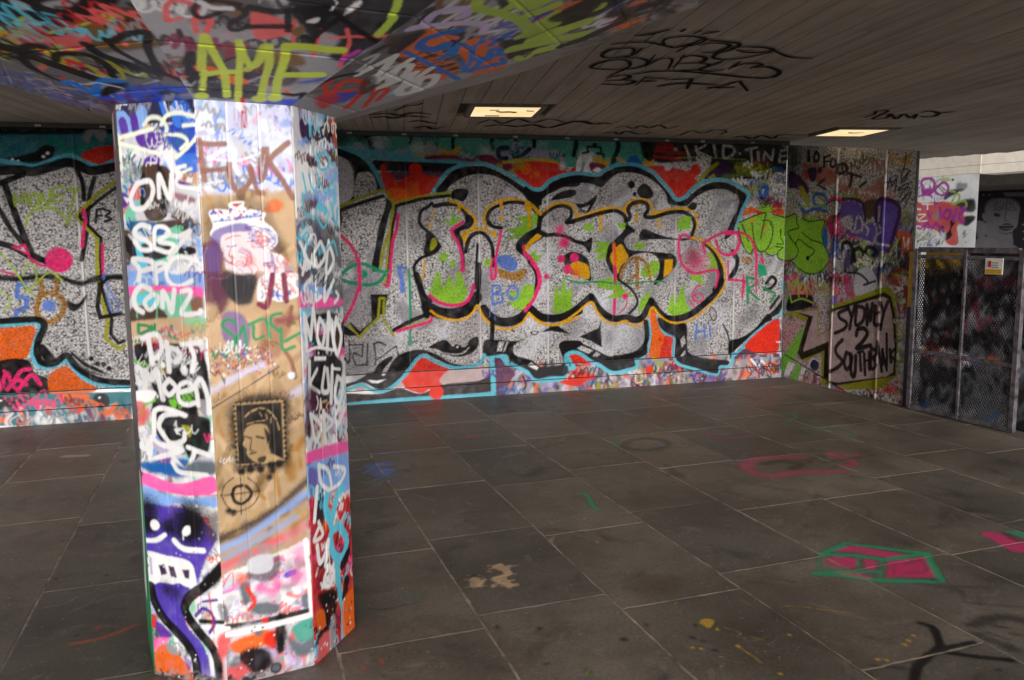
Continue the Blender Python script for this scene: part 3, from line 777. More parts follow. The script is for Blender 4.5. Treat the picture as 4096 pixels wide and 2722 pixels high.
f lm 2: 3537,1460 3587,1541 3623,1517 3674,1532 3663,1459
f lm 2: 4381,1428 4512,1381 4557,1218 4382,1233 4463,1277
f lm 2: 3108,1132 3338,1179 3400,1120 3160,1062
s bk 65 2: 4379,1521 4485,1427 4552,1312 4582,1162 4568,1082 4506,1003
s yk 27 2: 4199,1571 4353,1540 4458,1473 4551,1369 4618,1242 4634,1149 4623,1069 4571,966
s bk 59 4: 4717,1412 4774,1319 4751,1216 4691,1136
s pk 31 5: 4203,1575 4113,1601 4064,1534 4080,1377 4134,1263 4262,1190 4411,1209 4516,1221 4543,1163 4518,1025
s pk 31 5: 4381,1415 4356,1497 4431,1552 4580,1617 4696,1629 4790,1594 4781,1469 4679,1387 4562,1412 4505,1538
s pk 30 5: 4696,1607 4867,1617 4961,1547 5005,1408 5013,1148
b pk 115 115 96 a.8: 4282,1317
b mr 72 72 72 a.7: 4230,1385
b pk 44 44 38: 2730,1667
b pk 44 44 33: 2781,1538
b pk 29 29 7: 2586,1196
s or 43 9: 3321,1509 3336,1389 3332,1279
s pk 41 6: 3332,1279 3338,1168 3328,790
s g3 20 3: 2786,1168 2925,1123 3160,1126 3398,1098 3701,1112 3904,1110
f lm 2: 2653,823 2671,1108 2696,1107 2728,986 2775,1205 2800,1026 2858,1081 2863,837 2693,808
f lm 2: 3937,778 4005,1007 4026,857 4135,1095 4154,898 4219,802 4166,758 4015,740
f lm 2: 4206,1170 4374,1169 4337,1120 4393,1086 4312,1063 4286,1112 4220,1111
f lm 2: 3146,1071 3374,1101 3473,1007 3573,961 3399,953 3215,945 3353,1021
f lm 2: 3592,778 3653,981 3678,947 3741,1037 3744,956 3667,821
s bk 74 2: 2397,888 2521,784 2624,758 2762,775 2902,847 3068,976
s bk 76 2: 3080,965 3163,838 3268,756 3352,731 3461,738 3583,711 3668,753 3755,908
s bk 75 2: 3755,908 3843,792 3941,720 4054,705 4217,745 4396,865 4547,999 4588,1104
s bk 28 2: 3374,1145 3519,1041 3589,938 3581,860 3503,782
s yk 26 2: 2396,823 2498,730 2624,692 2762,720 2902,803 3068,914 3140,808 3233,715 3329,676 3461,700 3525,657 3620,653 3705,718 3768,836 3843,758 3941,686 4055,659 4193,676 4370,774 4523,908 4616,1023
s pk 36 2: 2357,1436 2425,1371 2492,1252 2503,1112 2445,962 2352,855
s pk 18 4: 4292,928 4264,952 4317,974 4369,938 4344,881 4265,893 4238,964 4287,1041 4341,1053
s pk 16 4: 4214,894 4269,823
b pk 35 35 9: 3453,965
s pk 14 3: 3474,931 3460,853 3386,786
l gr 23 4: 5048,1233 5099,1279
l pk 28 4: 4671,1109 4854,1098
l pk 29 4: 4858,1156 4846,923
s cy 27 2: 3715,717 3747,570 3736,434 3697,344 3577,279 3581,208
s cy 29 2: 3828,747 3870,611 3933,551 4035,501 4016,398 4026,279 4088,206 4280,149 4517,77 4556,101 4581,157 4696,162 4736,258
s cy 31 3: 4733,267 4878,355 4929,436 5100,535 5178,603 5321,696
s bk 57 2: 3693,684 3710,549 3684,436 3601,358 3440,320 3319,313
F bk 2: 2713,479 2762,523 2867,519 2996,479 3139,405 3319,326 3525,350 3648,379 3699,458 3712,343 3577,279 3566,199 3308,168 3067,316 2902,403 2810,397 2799,330 2750,377
f sv 2: 2914,436 2961,463 3099,405 3046,374
f sv 2: 3091,349 3129,394 3177,363 3141,335
f bk 2: 2935,558 3152,640 3193,730 3176,639 3195,434 3067,507
f bk 2: 2529,625 2681,683 2848,589 2635,631
s bk 9 2: 2411,624 2452,638 2494,625 2457,600 2411,613
s cy 39 2: 2798,274 2792,364 2855,397 2949,379 3067,294 3165,244 3308,162 3527,190 3584,221 3577,279
s cy 38 2: 2346,221 2417,175 2451,127 2621,150 2763,149 2775,242 2857,238 2845,294 2799,364
F bk 2: 2347,342 2461,292 2529,266 2787,269 2775,164 2610,162 2460,146 2380,230
f sv 2: 2375,286 2415,317 2486,258 2463,237
F bk 2: 3839,729 4017,649 4171,643 4188,411 4228,316 4409,260 4671,223 4672,175 4567,169 4528,86 4280,161 4062,243 4035,348 4045,498 3931,560 3857,632
F bk 3: 4699,434 4859,462 4991,516 5161,716 5231,649 5122,606 4926,448 4799,347 4722,268 4694,245
s bk 21 2: 4616,624 4676,520 4706,387 4701,257
f sv 2: 4101,473 4148,521 4169,435 4122,390
f sv 2: 4109,298 4161,356 4171,321 4124,286
s bk 14 2: 4447,771 4471,819 4527,759 4529,689 4488,675 4447,748
l bl 30 4: 4298,631 4286,476
l bl 29 4: 4386,627 4397,483
l bl 24 4: 4291,552 4390,555
l bl 24 4: 4458,613 4469,491
b bl 12 12 2: 4452,669
s g3 36 4: 4897,1138 4909,1001 4918,849
s g3 31 4: 4897,1126 5003,1112 5018,1055 4927,998 5036,892
b g3 17 17 4: 5055,882
s bk 40 5: 5143,1059 5209,1130 5266,1081 5200,1004 5122,992
s g3 29 5: 5108,1016 5188,968 5257,943 5205,849
s bk 36 5: 5205,780 5311,909
l pk 22 5: 4662,1312 4668,1107 4862,1091
l pk 23 5: 4875,1093 4849,918
l pk 21 5: 5010,1306 5019,952
F bk 2: 5345,1003 5377,939 5289,803 5161,691 4980,536 4801,451 4706,432 4727,304 4907,446 5071,555 5212,666 5331,732 5419,880 5429,952
s cy 28 2: 5342,1079 5359,974 5422,929 5404,857 5354,754 5291,663 5164,598 5084,555 4944,445 4818,311 4731,281 4733,199 4654,146
F rd 2: 5146,587 5304,667 5337,568 5333,322 5278,289 5040,289 4902,354 4944,435
F p2 5: 5345,640 5492,635 5464,398 5359,273
f wh 3: 5333,596 5390,592 5405,542 5349,532
b rd 38 38 4: 5435,566
l wh 16 4: 5301,396 5384,390
l wh 15 4: 5366,791 5421,742 5445,812
F lm 4: 4787,1729 5104,1837 5216,1806 5487,1817 5538,1737 5569,1776 5861,1745 5844,1606 5860,1497 5942,1305 5875,1182 5710,1155 5557,1211 5482,1292 5519,1362 5407,1303 5289,1334 5276,1384 5153,1376 5062,1407 4984,1427 4940,1387 4873,1429 4803,1567 4776,1664
b or 31 31 27 a.5: 5098,1671 4940,1759
m y2,l2,og 30 32 11 80: 4832,1711 5825,1726 5871,1206 4906,1421
s bk 14 2: 4787,1729 4939,1788 5106,1832 5095,1749 5057,1551
s bk 14 2: 4943,1720 4968,1565 5005,1456 5073,1407 5152,1454 5204,1583 5198,1690 5151,1748 5073,1747
s bk 14 2: 4821,1711 4867,1615 4910,1523
s bk 14 2: 4776,1671 4815,1538 4873,1429 4932,1387 4963,1437
s bk 14 2: 5205,1816 5363,1784 5489,1821 5504,1727 5529,1668 5403,1628 5429,1561 5500,1479 5540,1412 5497,1331 5393,1303 5289,1334 5276,1396 5344,1452
s bk 14 2: 5301,1650 5311,1562 5343,1493 5261,1492
s bk 13 2: 5251,1463 5333,1452
s bk 13 2: 5118,1406 5187,1366 5279,1384
s pk 31 4: 4617,1605 4725,1626 4857,1603 4938,1546 4985,1437 5011,1320 5010,1155
s pk 29 4: 4771,1596 4796,1498 4752,1411 4666,1374 4622,1384
F go 15 a.8: 4831,1344 4942,1352 4944,1284 4844,1286
F gr 5: 5035,1272 5112,1261 5149,1154 5039,1156
F pk 8: 5041,1360 5110,1320 5089,1271
''',
'R': '''
f sv 1: -94,2606 1822,2318 1864,1675 -51,1709
f sv 1: -51,1709 1864,1675 1969,73 45,-292
m p2,sv,pd,gy,lg,bk,vi,sl 110 206 62 70: 37,1727 1707,1678 1737,1218 65,1152
t bk,nv,sv,gy,bc,og 26 266 16: 29,2478 1639,2273 1677,1678 65,1746
t wh,sv,pd,bk,vi,lm,pk,sl,b3 60 247 15: 66,1727 1707,1678 1737,1218 94,1153
F pd 7: 35,2285 198,2218 345,2095 349,2019 277,2041 148,2086 36,2103
b bk 77 77 70 a.8: 116,2456 107,2348
b bk 47 47 47 a.7: 56,2514
F bc 22 a.85: 261,2342 491,2313 661,2265 769,2159 658,2093 434,2143 295,2218
F bc 20 a.8: 802,2102 1061,2033 1230,2057 1327,2119 1377,2048 1392,1946 1178,1993 944,2023 808,1993
F nv 7: 320,2272 456,2281 449,2161 380,2147
s nv 26 5: 489,2103 612,2050
s nv 30 5: 515,2120 580,2154
F rd 11 a.8: 267,2222 349,2225 338,2170
F nv 9: 480,2270 545,2283 535,2230 483,2224
l bk 45 4: 330,2460 342,2363
s bk 38 4: 420,2402 444,2447 489,2395 478,2352 425,2355 420,2403
l bk 35 4: 565,2381 570,2287
l bk 25 4: 563,2379 657,2390
l bk 22 4: 573,2333 647,2333
s bk 31 4: 684,2352 659,2299 699,2269 737,2292 720,2340
s bk 29 4: 779,2289 777,2201 852,2205 886,2246 847,2293 780,2280
l bk 26 5: 896,2198 1083,2143
l bk 37 5: 962,2180 942,2065
l bk 32 6: 1070,2050 1143,2090
F ol 6: 205,2083 260,2101 351,1981 369,1887 310,1927
s ol 37 6: 413,2034 498,1993 592,1933
s b3 36 4: 429,1978 481,2014 603,1980 633,1897 527,1881 446,1914 429,1979
s b3 37 6: 208,1914 315,1833 449,1856 637,1823
s lm 17 5: 73,1879 312,1889 647,1878
s lm 17 4: 317,1786 453,1791 651,1806
s lm 21 5: 48,2094 109,2014 84,1938
F sv 4: 644,1888 756,1917 835,1870 777,1793 674,1803
s pk 34 4: 664,1939 741,1955 844,1924 873,1834 816,1763 779,1718
s bk 16 3: 655,1913 755,1935 833,1898 849,1826 791,1773
s ol 24 8: 822,1968 972,1962 1107,1928
F vi 8: 843,1905 950,1918 1069,1895 1122,1817 1139,1722 1198,1687 1253,1720 1303,1811 1308,1902 1403,1914 1521,1884 1561,1762 1547,1662 1493,1516 1436,1405 1364,1480 1263,1514 1089,1557 946,1575 879,1691 825,1781
F bn 10: 1118,1893 1296,1919 1283,1768 1196,1728 1146,1798
s pd 35 6: 848,1940 1009,1932 1106,1894 1146,1799 1162,1720
s pd 44 6: 1308,1717 1288,1829 1329,1918 1456,1904 1556,1852 1572,1762 1529,1615 1467,1429
s pk 18 6: 946,1577 1067,1541
s sv 26 4: 928,1690 1015,1618 1056,1757 1117,1721 1122,1635 1051,1609
s sv 23 4: 1151,1686 1202,1634 1191,1582
s sv 24 4: 1249,1744 1314,1615 1298,1514 1466,1481
s sv 22 4: 1316,1582 1369,1615 1342,1666
s sv 24 4: 1333,1851 1328,1716
F sv 6: 828,1729 958,1779 1011,1690 931,1639
s ye 22 4: 1425,2234 1431,2315 1485,2319
s ye 17 4: 1433,2282 1477,2286
s ye 21 4: 1507,2267 1489,2228 1532,2225 1540,2266 1506,2277
s ye 22 4: 1558,2279 1581,2237 1610,2282
s ye 20 4: 1635,2208 1629,2298 1679,2293 1642,2255 1685,2204
s nv 18 4: 1418,2013 1444,2110 1469,2034 1518,2098 1507,1975
s nv 13 4: 1383,2066 1498,2075
s bk 15 4: 1617,2307 1603,2203 1569,2101 1604,2066 1658,2158 1596,2179
s bk 14 4: 1562,2053 1649,2143 1680,2157
s bk 14 4: 1560,1923 1665,2046 1535,1990 1678,1998 1573,1874 1691,1965 1619,1824
s bk 14 4: 1585,1678 1664,1749 1689,1676
F ol 18 a.5: 1608,1809 1689,1807 1687,1678 1606,1671
s or 19 5: 1450,2003 1454,1945 1520,1933
F bc 9: 1558,1613 1723,1579 1737,1368 1621,1433
s wh 12 4 a.8: 1634,1557 1660,1467 1695,1549 1691,1451
s bk 46 4: 871,1396 878,1495 962,1504 1016,1436 1008,1337 951,1273 877,1298
s bk 45 4: 1057,1302 1027,1408 1095,1454 1158,1402 1138,1322 1081,1294
s bk 43 4: 1188,1254 1188,1444 1255,1462 1315,1420 1260,1368 1216,1359
s bk 37 4: 1239,1350 1336,1259 1405,1205
s ol 22 4: 1586,1541 1506,1439 1437,1355
F b3 9: 579,1652 643,1660 666,1468 601,1477
s b3 24 4: 709,1386 806,1451 765,1514
F bk 7 a.8: 1574,1524 1615,1532 1605,1368 1561,1400
m wh,sv,pd,bc,lm,sl 70 56 11 60: 1322,1448 1723,1436 1737,1218 1337,1202
m p2,bc,lg,sv,pd,bk,vi 70 205 56 75: -16,1287 1738,1332 1772,804 8,803
m b3,wh,ye,rd,vi,wh,sl,pk 240 46 10 100: 816,78 1797,239 1812,-1 826,-106
t wh,bk,sv,bc,pk,lm,vi,b3 60 241 16: 19,1288 1716,1313 1747,840 110,811
t wh,wh,ye,rd,bk,vi 46 150 10: 818,46 1797,239 1812,-1 855,-101
F pk 14 a.8: 84,1004 425,1068 447,958 138,939
F bk 5: 102,912 238,943 451,945 484,861 407,811 79,751
F sv 18: 492,992 739,985 730,877 657,785 563,832
s y2 25 4: 63,1081 145,855
s y2 24 4: 98,1060 169,984 232,1125 259,922
s y2 21 4: 301,1061 269,979 338,974 350,1050 300,1072
s y2 23 4: 385,930 378,1054 465,968 474,1103
s y2 22 4: 564,1107 537,1038 571,975 617,1021 579,1108
s y2 19 4: 631,989 673,1059 739,985 649,936
s y2 17 4: 159,856 309,903 486,870
l or 25 5: 1055,1151 1065,972
F lg 9: 1079,1213 1250,1260 1351,1085 1078,987
s bk 23 5: 955,1209 1107,1204 1231,1128 1180,1096 1322,1143
f l2 3: 35,242 291,553 352,627 331,398 177,148 -25,23 -115,31
f wh 3: 127,185 246,179 135,22 56,21
f l2 3: 260,181 346,170 256,-17 161,-9
f wh 3: 352,162 409,154 350,36 294,-8
b nv 69 69 5: 536,218
s wh 19 4: 452,197 514,275 628,256
m p2,nv,wh,pk,or 40 53 13 60: 346,104 647,128 654,-4 352,-10
f ol 4: 784,871 1454,1102 1533,1073 1608,845 1638,556 1633,260 1524,172 1499,126 1022,22 832,57 651,2 635,356 373,220 302,255 395,663 183,700 -61,690 147,745 567,824 581,548 730,618 731,858
f bk 2: 800,840 1443,1042 1522,1006 1581,843 1618,553 1617,267 1518,232 848,38 756,88 676,97 679,384 339,238 267,297 412,709 248,742 537,799 552,512 759,621 762,839
f pg 2: 833,821 1433,998 1497,973 1545,839 1594,550 1591,293 1517,241 875,75 756,77 733,391 737,489 367,332 362,366 491,727 247,753 552,798 566,535 552,512 774,625 762,785
s bk 40 4: 978,845 864,794 881,742 972,706 947,641 818,582
l bk 44 4: 989,857 1039,765 1074,874
l bk 41 4: 1039,767 1018,646
s bk 41 4: 1101,876 1095,697 1190,748 1197,863 1101,886
l bk 43 3: 1243,712 1231,906 1283,756 1299,921
s bk 40 3: 1339,904 1334,731 1414,729
l bk 29 3: 1341,822 1394,846
l bk 36 3: 1398,938 1444,851 1488,955
l bk 35 3: 1444,853 1416,687
s bk 47 4: 1112,595 1125,651 1208,670 1251,623 1202,544 1123,461 1300,516
s bk 43 4: 925,524 840,437 859,364 937,310 881,238 778,177
s bk 43 4: 986,404 964,303 996,233 1052,284 1061,380 986,404
s bk 45 4: 1044,378 1069,192 1113,198 1116,387
l bk 29 4: 1139,422 1211,444
l bk 38 4: 1168,426 1192,250
l bk 38 4: 1223,422 1248,217
l bk 37 3: 1286,441 1298,277
l bk 24 3: 1231,351 1292,370
s bk 36 3: 1309,495 1321,292 1386,333 1341,397 1392,455 1309,495
l bk 36 3: 1372,320 1385,565 1454,282
l bk 36 3: 1451,493 1462,352
l bk 31 3: 1452,483 1516,301 1492,649
l bk 35 3: 1541,504 1560,388
l bk 28 3: 1592,514 1544,455 1611,405
F bc 6: 1552,1268 1710,1235 1739,999 1630,847 1567,1036
s wh 10 3: 1580,1213 1639,1079 1563,1104
s wh 9 3: 1630,1184 1683,1139 1623,1097
s wh 9 3: 1603,844 1702,834 1636,750
s wh 10 3: 1607,786 1681,793 1662,714
m wh,wh,b3,wh,lm,rd 130 43 10 60: 1626,868 1745,859 1776,12 1640,263
m wh,sl,bc,bk,vi 60 43 10 60: 1549,1327 1727,1332 1756,878 1626,868
l bk 15 3: 55,262 375,177 741,77 1067,-19
t wh,wh,wh,sl,rd,lm 34 96 9: 1578,1251 1720,1256 1776,12 1673,120
F lm 5: -824,1742 -349,1848 -192,1811 162,1813 225,1733 263,1770 603,1734 584,1606 602,1505 692,1331 618,1215 431,1180 249,1223 156,1298 202,1368 60,1305 -93,1331 -111,1381 -280,1368 -408,1397 -523,1416 -587,1371 -690,1414 -800,1564 -842,1670
m y2,l2,og 30 36 12 80: -754,1722 562,1717 614,1237 -639,1406
s bk 15 2: -208,1822 4,1784 165,1817 184,1724 215,1666 56,1628 88,1561 179,1482 227,1417 175,1337 43,1305 -93,1331 -111,1393 -21,1451
s bk 14 2: 266,1770 389,1729 603,1734 571,1606 603,1503
s bk 14 2: 271,1618 412,1540 587,1493 687,1377 676,1294 551,1195 390,1178 234,1232 142,1297
s bk 14 2: 178,1492 232,1540 361,1474 475,1418 382,1341
b bk 27 27 3: 375,1341
''',
'A': '''
f lg 1: -27,2093 351,2070 245,1 -224,-75
m wh,wh,sk,lg,li,gy,tn,wh,mn,sa,ch 420 72 22 75: -17,2092 347,2071 248,49 -173,-17
f nv 2: -28,2081 337,2067 331,1989 -37,1987
F ry 6: 175,1981 235,1986 332,1997 324,1883 246,1874 202,1940
F sk 3: 0,2029 34,2037 72,2004 97,2053 126,2036 116,1979 -8,1965
F b2 3: 233,2050 259,2055 289,2054 305,2014 293,1971 234,1978
f b2 2: 179,2058 207,2057 209,2010 193,2015
s v2 33 2: 27,2000 34,1966
s v2 31 2: 75,2010 79,1973
F v2 3: 83,1956 174,1960 191,1919 139,1901 89,1920
F wh 7: 165,1913 220,1911 275,1836 221,1813 195,1855
m td,wh,sk,nv 50 27 5 80: -14,1896 103,1891 95,1794 -23,1797
F v2 2: 107,1874 167,1880 157,1806 107,1816
f wh 1: 120,1861 157,1863 150,1840
F or 2: 41,1786 86,1794 93,1760 66,1736 34,1749
F bn 3: 89,1842 135,1858 204,1838 205,1777 182,1680 111,1668 84,1727
F bk 2: 159,1853 184,1823 198,1757 182,1680 166,1692 158,1758
s bk 19 2: 97,1821 87,1726
F b2 4: 236,1877 324,1882 320,1826 247,1829
F v2 2: 230,1797 289,1787 283,1771 238,1776
f wh 1: 273,1809 297,1807 293,1788 271,1790
F lg 9: 238,1772 316,1770 309,1673 231,1675
F mr 7 a.8: 225,1757 296,1743 294,1722 235,1732
F v2 2: -11,1762 35,1753 39,1728 -5,1712
f wh 1: 9,1749 36,1745 24,1724
F mn 2: 14,1703 48,1708 50,1660 16,1656
F bn 4: 201,1676 233,1704 280,1675 279,1663
F b3 2: 15,1662 130,1660 169,1639 218,1626 107,1614 54,1615
F bn 3: 130,1660 280,1666 277,1625 219,1634
F bn 2: -14,1628 31,1624 22,1526 -11,1526
F mn 2: 188,1638 250,1642 182,1539 122,1517 155,1593
F c2 2: 40,1573 96,1602 88,1510 30,1522
F bk 2: -20,1616 34,1602 49,1531 17,1552
F bk 2: 224,1576 284,1576 288,1555 230,1547
F ch 2: 73,1586 185,1594 171,1544 89,1536
F sk 4: -40,1488 292,1493 291,1419 -46,1416
F wh 5: 177,1494 248,1502 262,1490 217,1486
t wh,td,v2,ch,sk,gy,wh,bn 40 77 4: -14,2068 331,2048 293,1444 -49,1442
s cr 14 1: 6,1948 83,1960 147,1972
s cr 15 1: 115,1987 138,2007 177,2005 205,1975 197,1947
s cr 14 1: 185,1984 208,2011 256,2018 325,2001
s cr 13 1: 272,1976 331,1977 350,1968 287,1907 235,1873
s cr 13 1: 212,1951 261,1944 284,1923 256,1901
s cr 13 1: -3,1932 79,1912 170,1888
s cr 17 1: 2,1957 7,1912 8,1845
l v2 4 1: 103,1947 96,1923 122,1930 144,1950 131,1918
l v2 4 1: 153,1953 234,1954
l v2 4 1: 161,1933 203,1943 189,1903 221,1926
s wh 18 1: 71,1793 121,1800 134,1763 99,1714 52,1710 40,1745 71,1794
s wh 18 1: 157,1745 163,1819 188,1757 202,1744 213,1818
s wh 14 1: 269,1845 234,1837 252,1816 231,1801 240,1780 317,1768
s cr 10 1: 247,1821 293,1835
l g2 2 1: 15,1666 280,1666 279,1443
s wh 17 1: 109,1644 79,1653 47,1636 56,1615 95,1598 114,1573 72,1568 43,1598
s wh 16 1: 123,1581 133,1640 170,1644 188,1622 145,1597 205,1584 183,1559 128,1572
s wh 16 1: 177,1622 226,1613 274,1630 224,1580 180,1538
s wh 18 1: 48,1463 56,1501 31,1535 100,1531 119,1510 70,1496
s wh 17 1: 123,1454 123,1510 150,1523 170,1514 126,1492
s wh 16 1: 294,1531 231,1544 191,1531 167,1493 176,1459 214,1443 271,1464
F ph 4: -21,1441 279,1444 309,1435 312,1414 295,1396 255,1400 182,1417 -18,1409
F mn 5: 24,1419 89,1429 224,1417 286,1400 273,1365 198,1338 120,1367 40,1384
F bn 5: 16,1370 131,1367 155,1319 6,1316
F c2 3: 42,1411 109,1416 95,1376 41,1388
l mn 6 1: 118,1367 114,1322
l mn 6 1: 35,1375 32,1334
s mn 12 2: 220,1347 176,1333 153,1324
F br 7: 254,1396 306,1406 308,1358 271,1344
l g2 3 1: 278,1483 280,1320 13,1316
F tn 5: -22,1311 313,1336 323,1256 -24,1229
F mn 5 a.7: 218,1330 311,1341 310,1319 237,1313
F bk 4: 11,1230 46,1245 95,1246 274,1238 307,1186 316,1089 307,1040 271,1038 263,997 310,977 290,863 215,839 185,892 99,896 64,986 81,1079 23,1167
s l2 13 2: -14,1193 25,1172 57,1168
s l2 14 2: 20,984 39,1022 81,1044
F l2 2: 143,1045 176,1043 163,1010
F wh 3: -13,1157 40,1159 35,1095 -11,1102
F ch 3: -16,1093 16,1086 1,1030 -14,1047
F wh 3: 2,1070 87,1074 68,1037 5,1034
F sa 5 a.8: -12,1023 40,1026 27,938 -10,921
f wh 2: -15,940 45,948 44,929 -11,916
F wh 3: -6,889 57,898 52,827 -8,813
F gy 3: 156,1217 200,1218 198,1174 163,1163
F ol 3: 190,957 233,950 220,916
F b3 8: 51,827 107,836 214,830 233,794 47,779
F lg 8: 245,838 321,866 316,793 252,788
F gy 4: 260,1052 312,1045 309,1000 278,1003
s g3 15 2: 36,1308 34,1281
s g3 12 2: 40,1308 74,1304 78,1291 43,1276
s g3 14 2: 90,1304 88,1282
s g3 13 2: 105,1310 104,1282 142,1288
s g3 13 2: 175,1306 161,1275 194,1263
l g3 10 2: -15,1243 49,1255
b g3 6 6 1: 259,1289
d rd,or 30 3: 183,1285 246,1287 244,1260 181,1259
t wh,wh,gy,lg,pk,l2 36 79 4: -3,1312 325,1319 305,792 -10,767
s wh 20 1: 95,1433 58,1443 27,1410 29,1370 57,1353
s wh 17 1: 104,1416 69,1389 84,1362 111,1376 125,1407 99,1417
s wh 19 1: 142,1372 147,1425 166,1394 179,1355 195,1431
s wh 18 1: 225,1426 257,1431 256,1409 219,1351 294,1353
b wh 12 12 2: 297,1359
s wh 22 1: 71,1268 79,1214 84,1173
s wh 19 1: 47,1259 109,1276 127,1234 108,1197 81,1191
b wh 11 11 1: 127,1169
s wh 21 1: 149,1248 152,1199 152,1149
s wh 18 1: 142,1234 190,1222 204,1201 180,1181
s wh 17 1: 211,1243 291,1253
s wh 20 1: 244,1242 259,1202 247,1152
b wh 16 16 4: 215,1153
b wh 11 11 2: 290,1253
s wh 20 1: 45,1085 50,1146 74,1115 99,1152 108,1099 119,1047
s wh 18 1: 150,1118 126,1090 146,1063 175,1092 150,1118
s wh 17 1: 188,1074 243,1090 229,1112 191,1097 186,1047 218,1031 251,1041
s wh 19 1: 265,1033 262,1070 260,1105 282,1123 304,1066 306,1007
s wh 19 1: 70,916 74,964 82,1005 131,1013 206,994
s wh 19 1: 173,997 119,989 93,951 113,915 142,889 192,902 201,930
f wh 1: 157,942 189,948 172,934 187,921 166,924
s wh 18 1: 58,907 98,882 185,869 139,852 68,829 50,809 46,846 57,902
s wh 18 1: 211,880 248,869 301,857
s wh 19 1: 238,868 213,816 189,799 150,834 139,852
F b3 9: 8,811 129,820 209,796 160,767 24,782
F sl 9: 211,826 321,834 318,789 208,786
s wh 18 1: 141,821 162,792 197,785 283,784
t or,gy,pk,rd,wh,bk 22 73 4: 4,759 329,785 286,37 4,-7
F ph 3: -15,778 35,771 123,747 183,747 290,781 318,773 317,728 239,706 155,704 73,713 -9,737
F sk 7: -8,726 72,707 155,694 262,703 322,708 314,671 236,671 118,665 67,635 -7,654
F pu 7: -6,638 105,659 200,652 289,594 306,550 257,473 216,385 179,360 33,342 -11,443
b bk 48 48 28: 17,584
b bk 40 40 34: 25,647
b bk 67 67 39: 194,581 211,618
b bk 34 34 28: 110,578
F bn 22 a.8: 268,628 328,659 321,552 274,547
b wh 20 20 3: 47,581
F wh 2: 163,566 176,588 197,591 197,565 174,552
l wh 5 1: 168,558 166,539
s wh 18 3: -10,519 46,524 88,548
s wh 21 3: 125,531 166,504 249,506
F wh 3: -4,471 90,470 185,460 207,421 209,363 177,353 137,371 94,355 58,366 -1,354
f pd 3: 50,429 77,437 86,401 60,393
f pd 3: 93,434 118,432 127,391 102,393
f pd 3: 153,425 184,429 181,392 162,395
l li 9 2: 17,453 18,395
F rd 5: 2,236 24,229 20,190 4,188
F v2 5: 21,217 92,168 41,149
F ph 3 a.8: 4,139 79,155 57,125 4,96
F or 5: 5,85 63,126 123,86 162,49 163,-9 -4,-19
F gy 3: 58,131 95,125 111,95 75,95
F v2 6 a.7: 134,94 169,73 154,38
F pu 3: 20,351 179,360 145,303 147,250 167,200 212,158 243,94 241,-24 205,-30 191,107 116,171 54,238
b bk 23 23 34 a.8: 80,338 116,332
s bk 37 2: 11,346 21,293 59,228 117,177 168,125 188,69 188,-32
s bk 39 2: 325,456 251,379 183,329 155,283 170,243 214,191 264,139 284,84 286,-16
F bk 11: 240,405 326,471 322,415 273,372
b li 23 23 23 a.4: 249,21
m gy,sa 20 17 3 80: 9,59 156,65 152,5 4,-7
m ch,g2,gy 60 35 9 5: -6,24 309,30 307,-2 -10,-20
d bk,gy,wh 60 3: -4,655 328,685 297,28 3,-18
F sa 8: 296,192 355,211 341,-18 299,-25 301,87 281,143
F lg 8 a.8: 308,104 349,121 343,14 307,9
s bk 16 3: 217,238 323,248
s wh 18 2: 227,217 321,222
s v2 13 2: 200,257 233,288 267,272 276,236 255,200
s v2 10 2: 234,314 293,328
l r2 5 1: 261,350 273,199
F sl 7 a.8: 298,308 328,311 341,255 306,256
''',
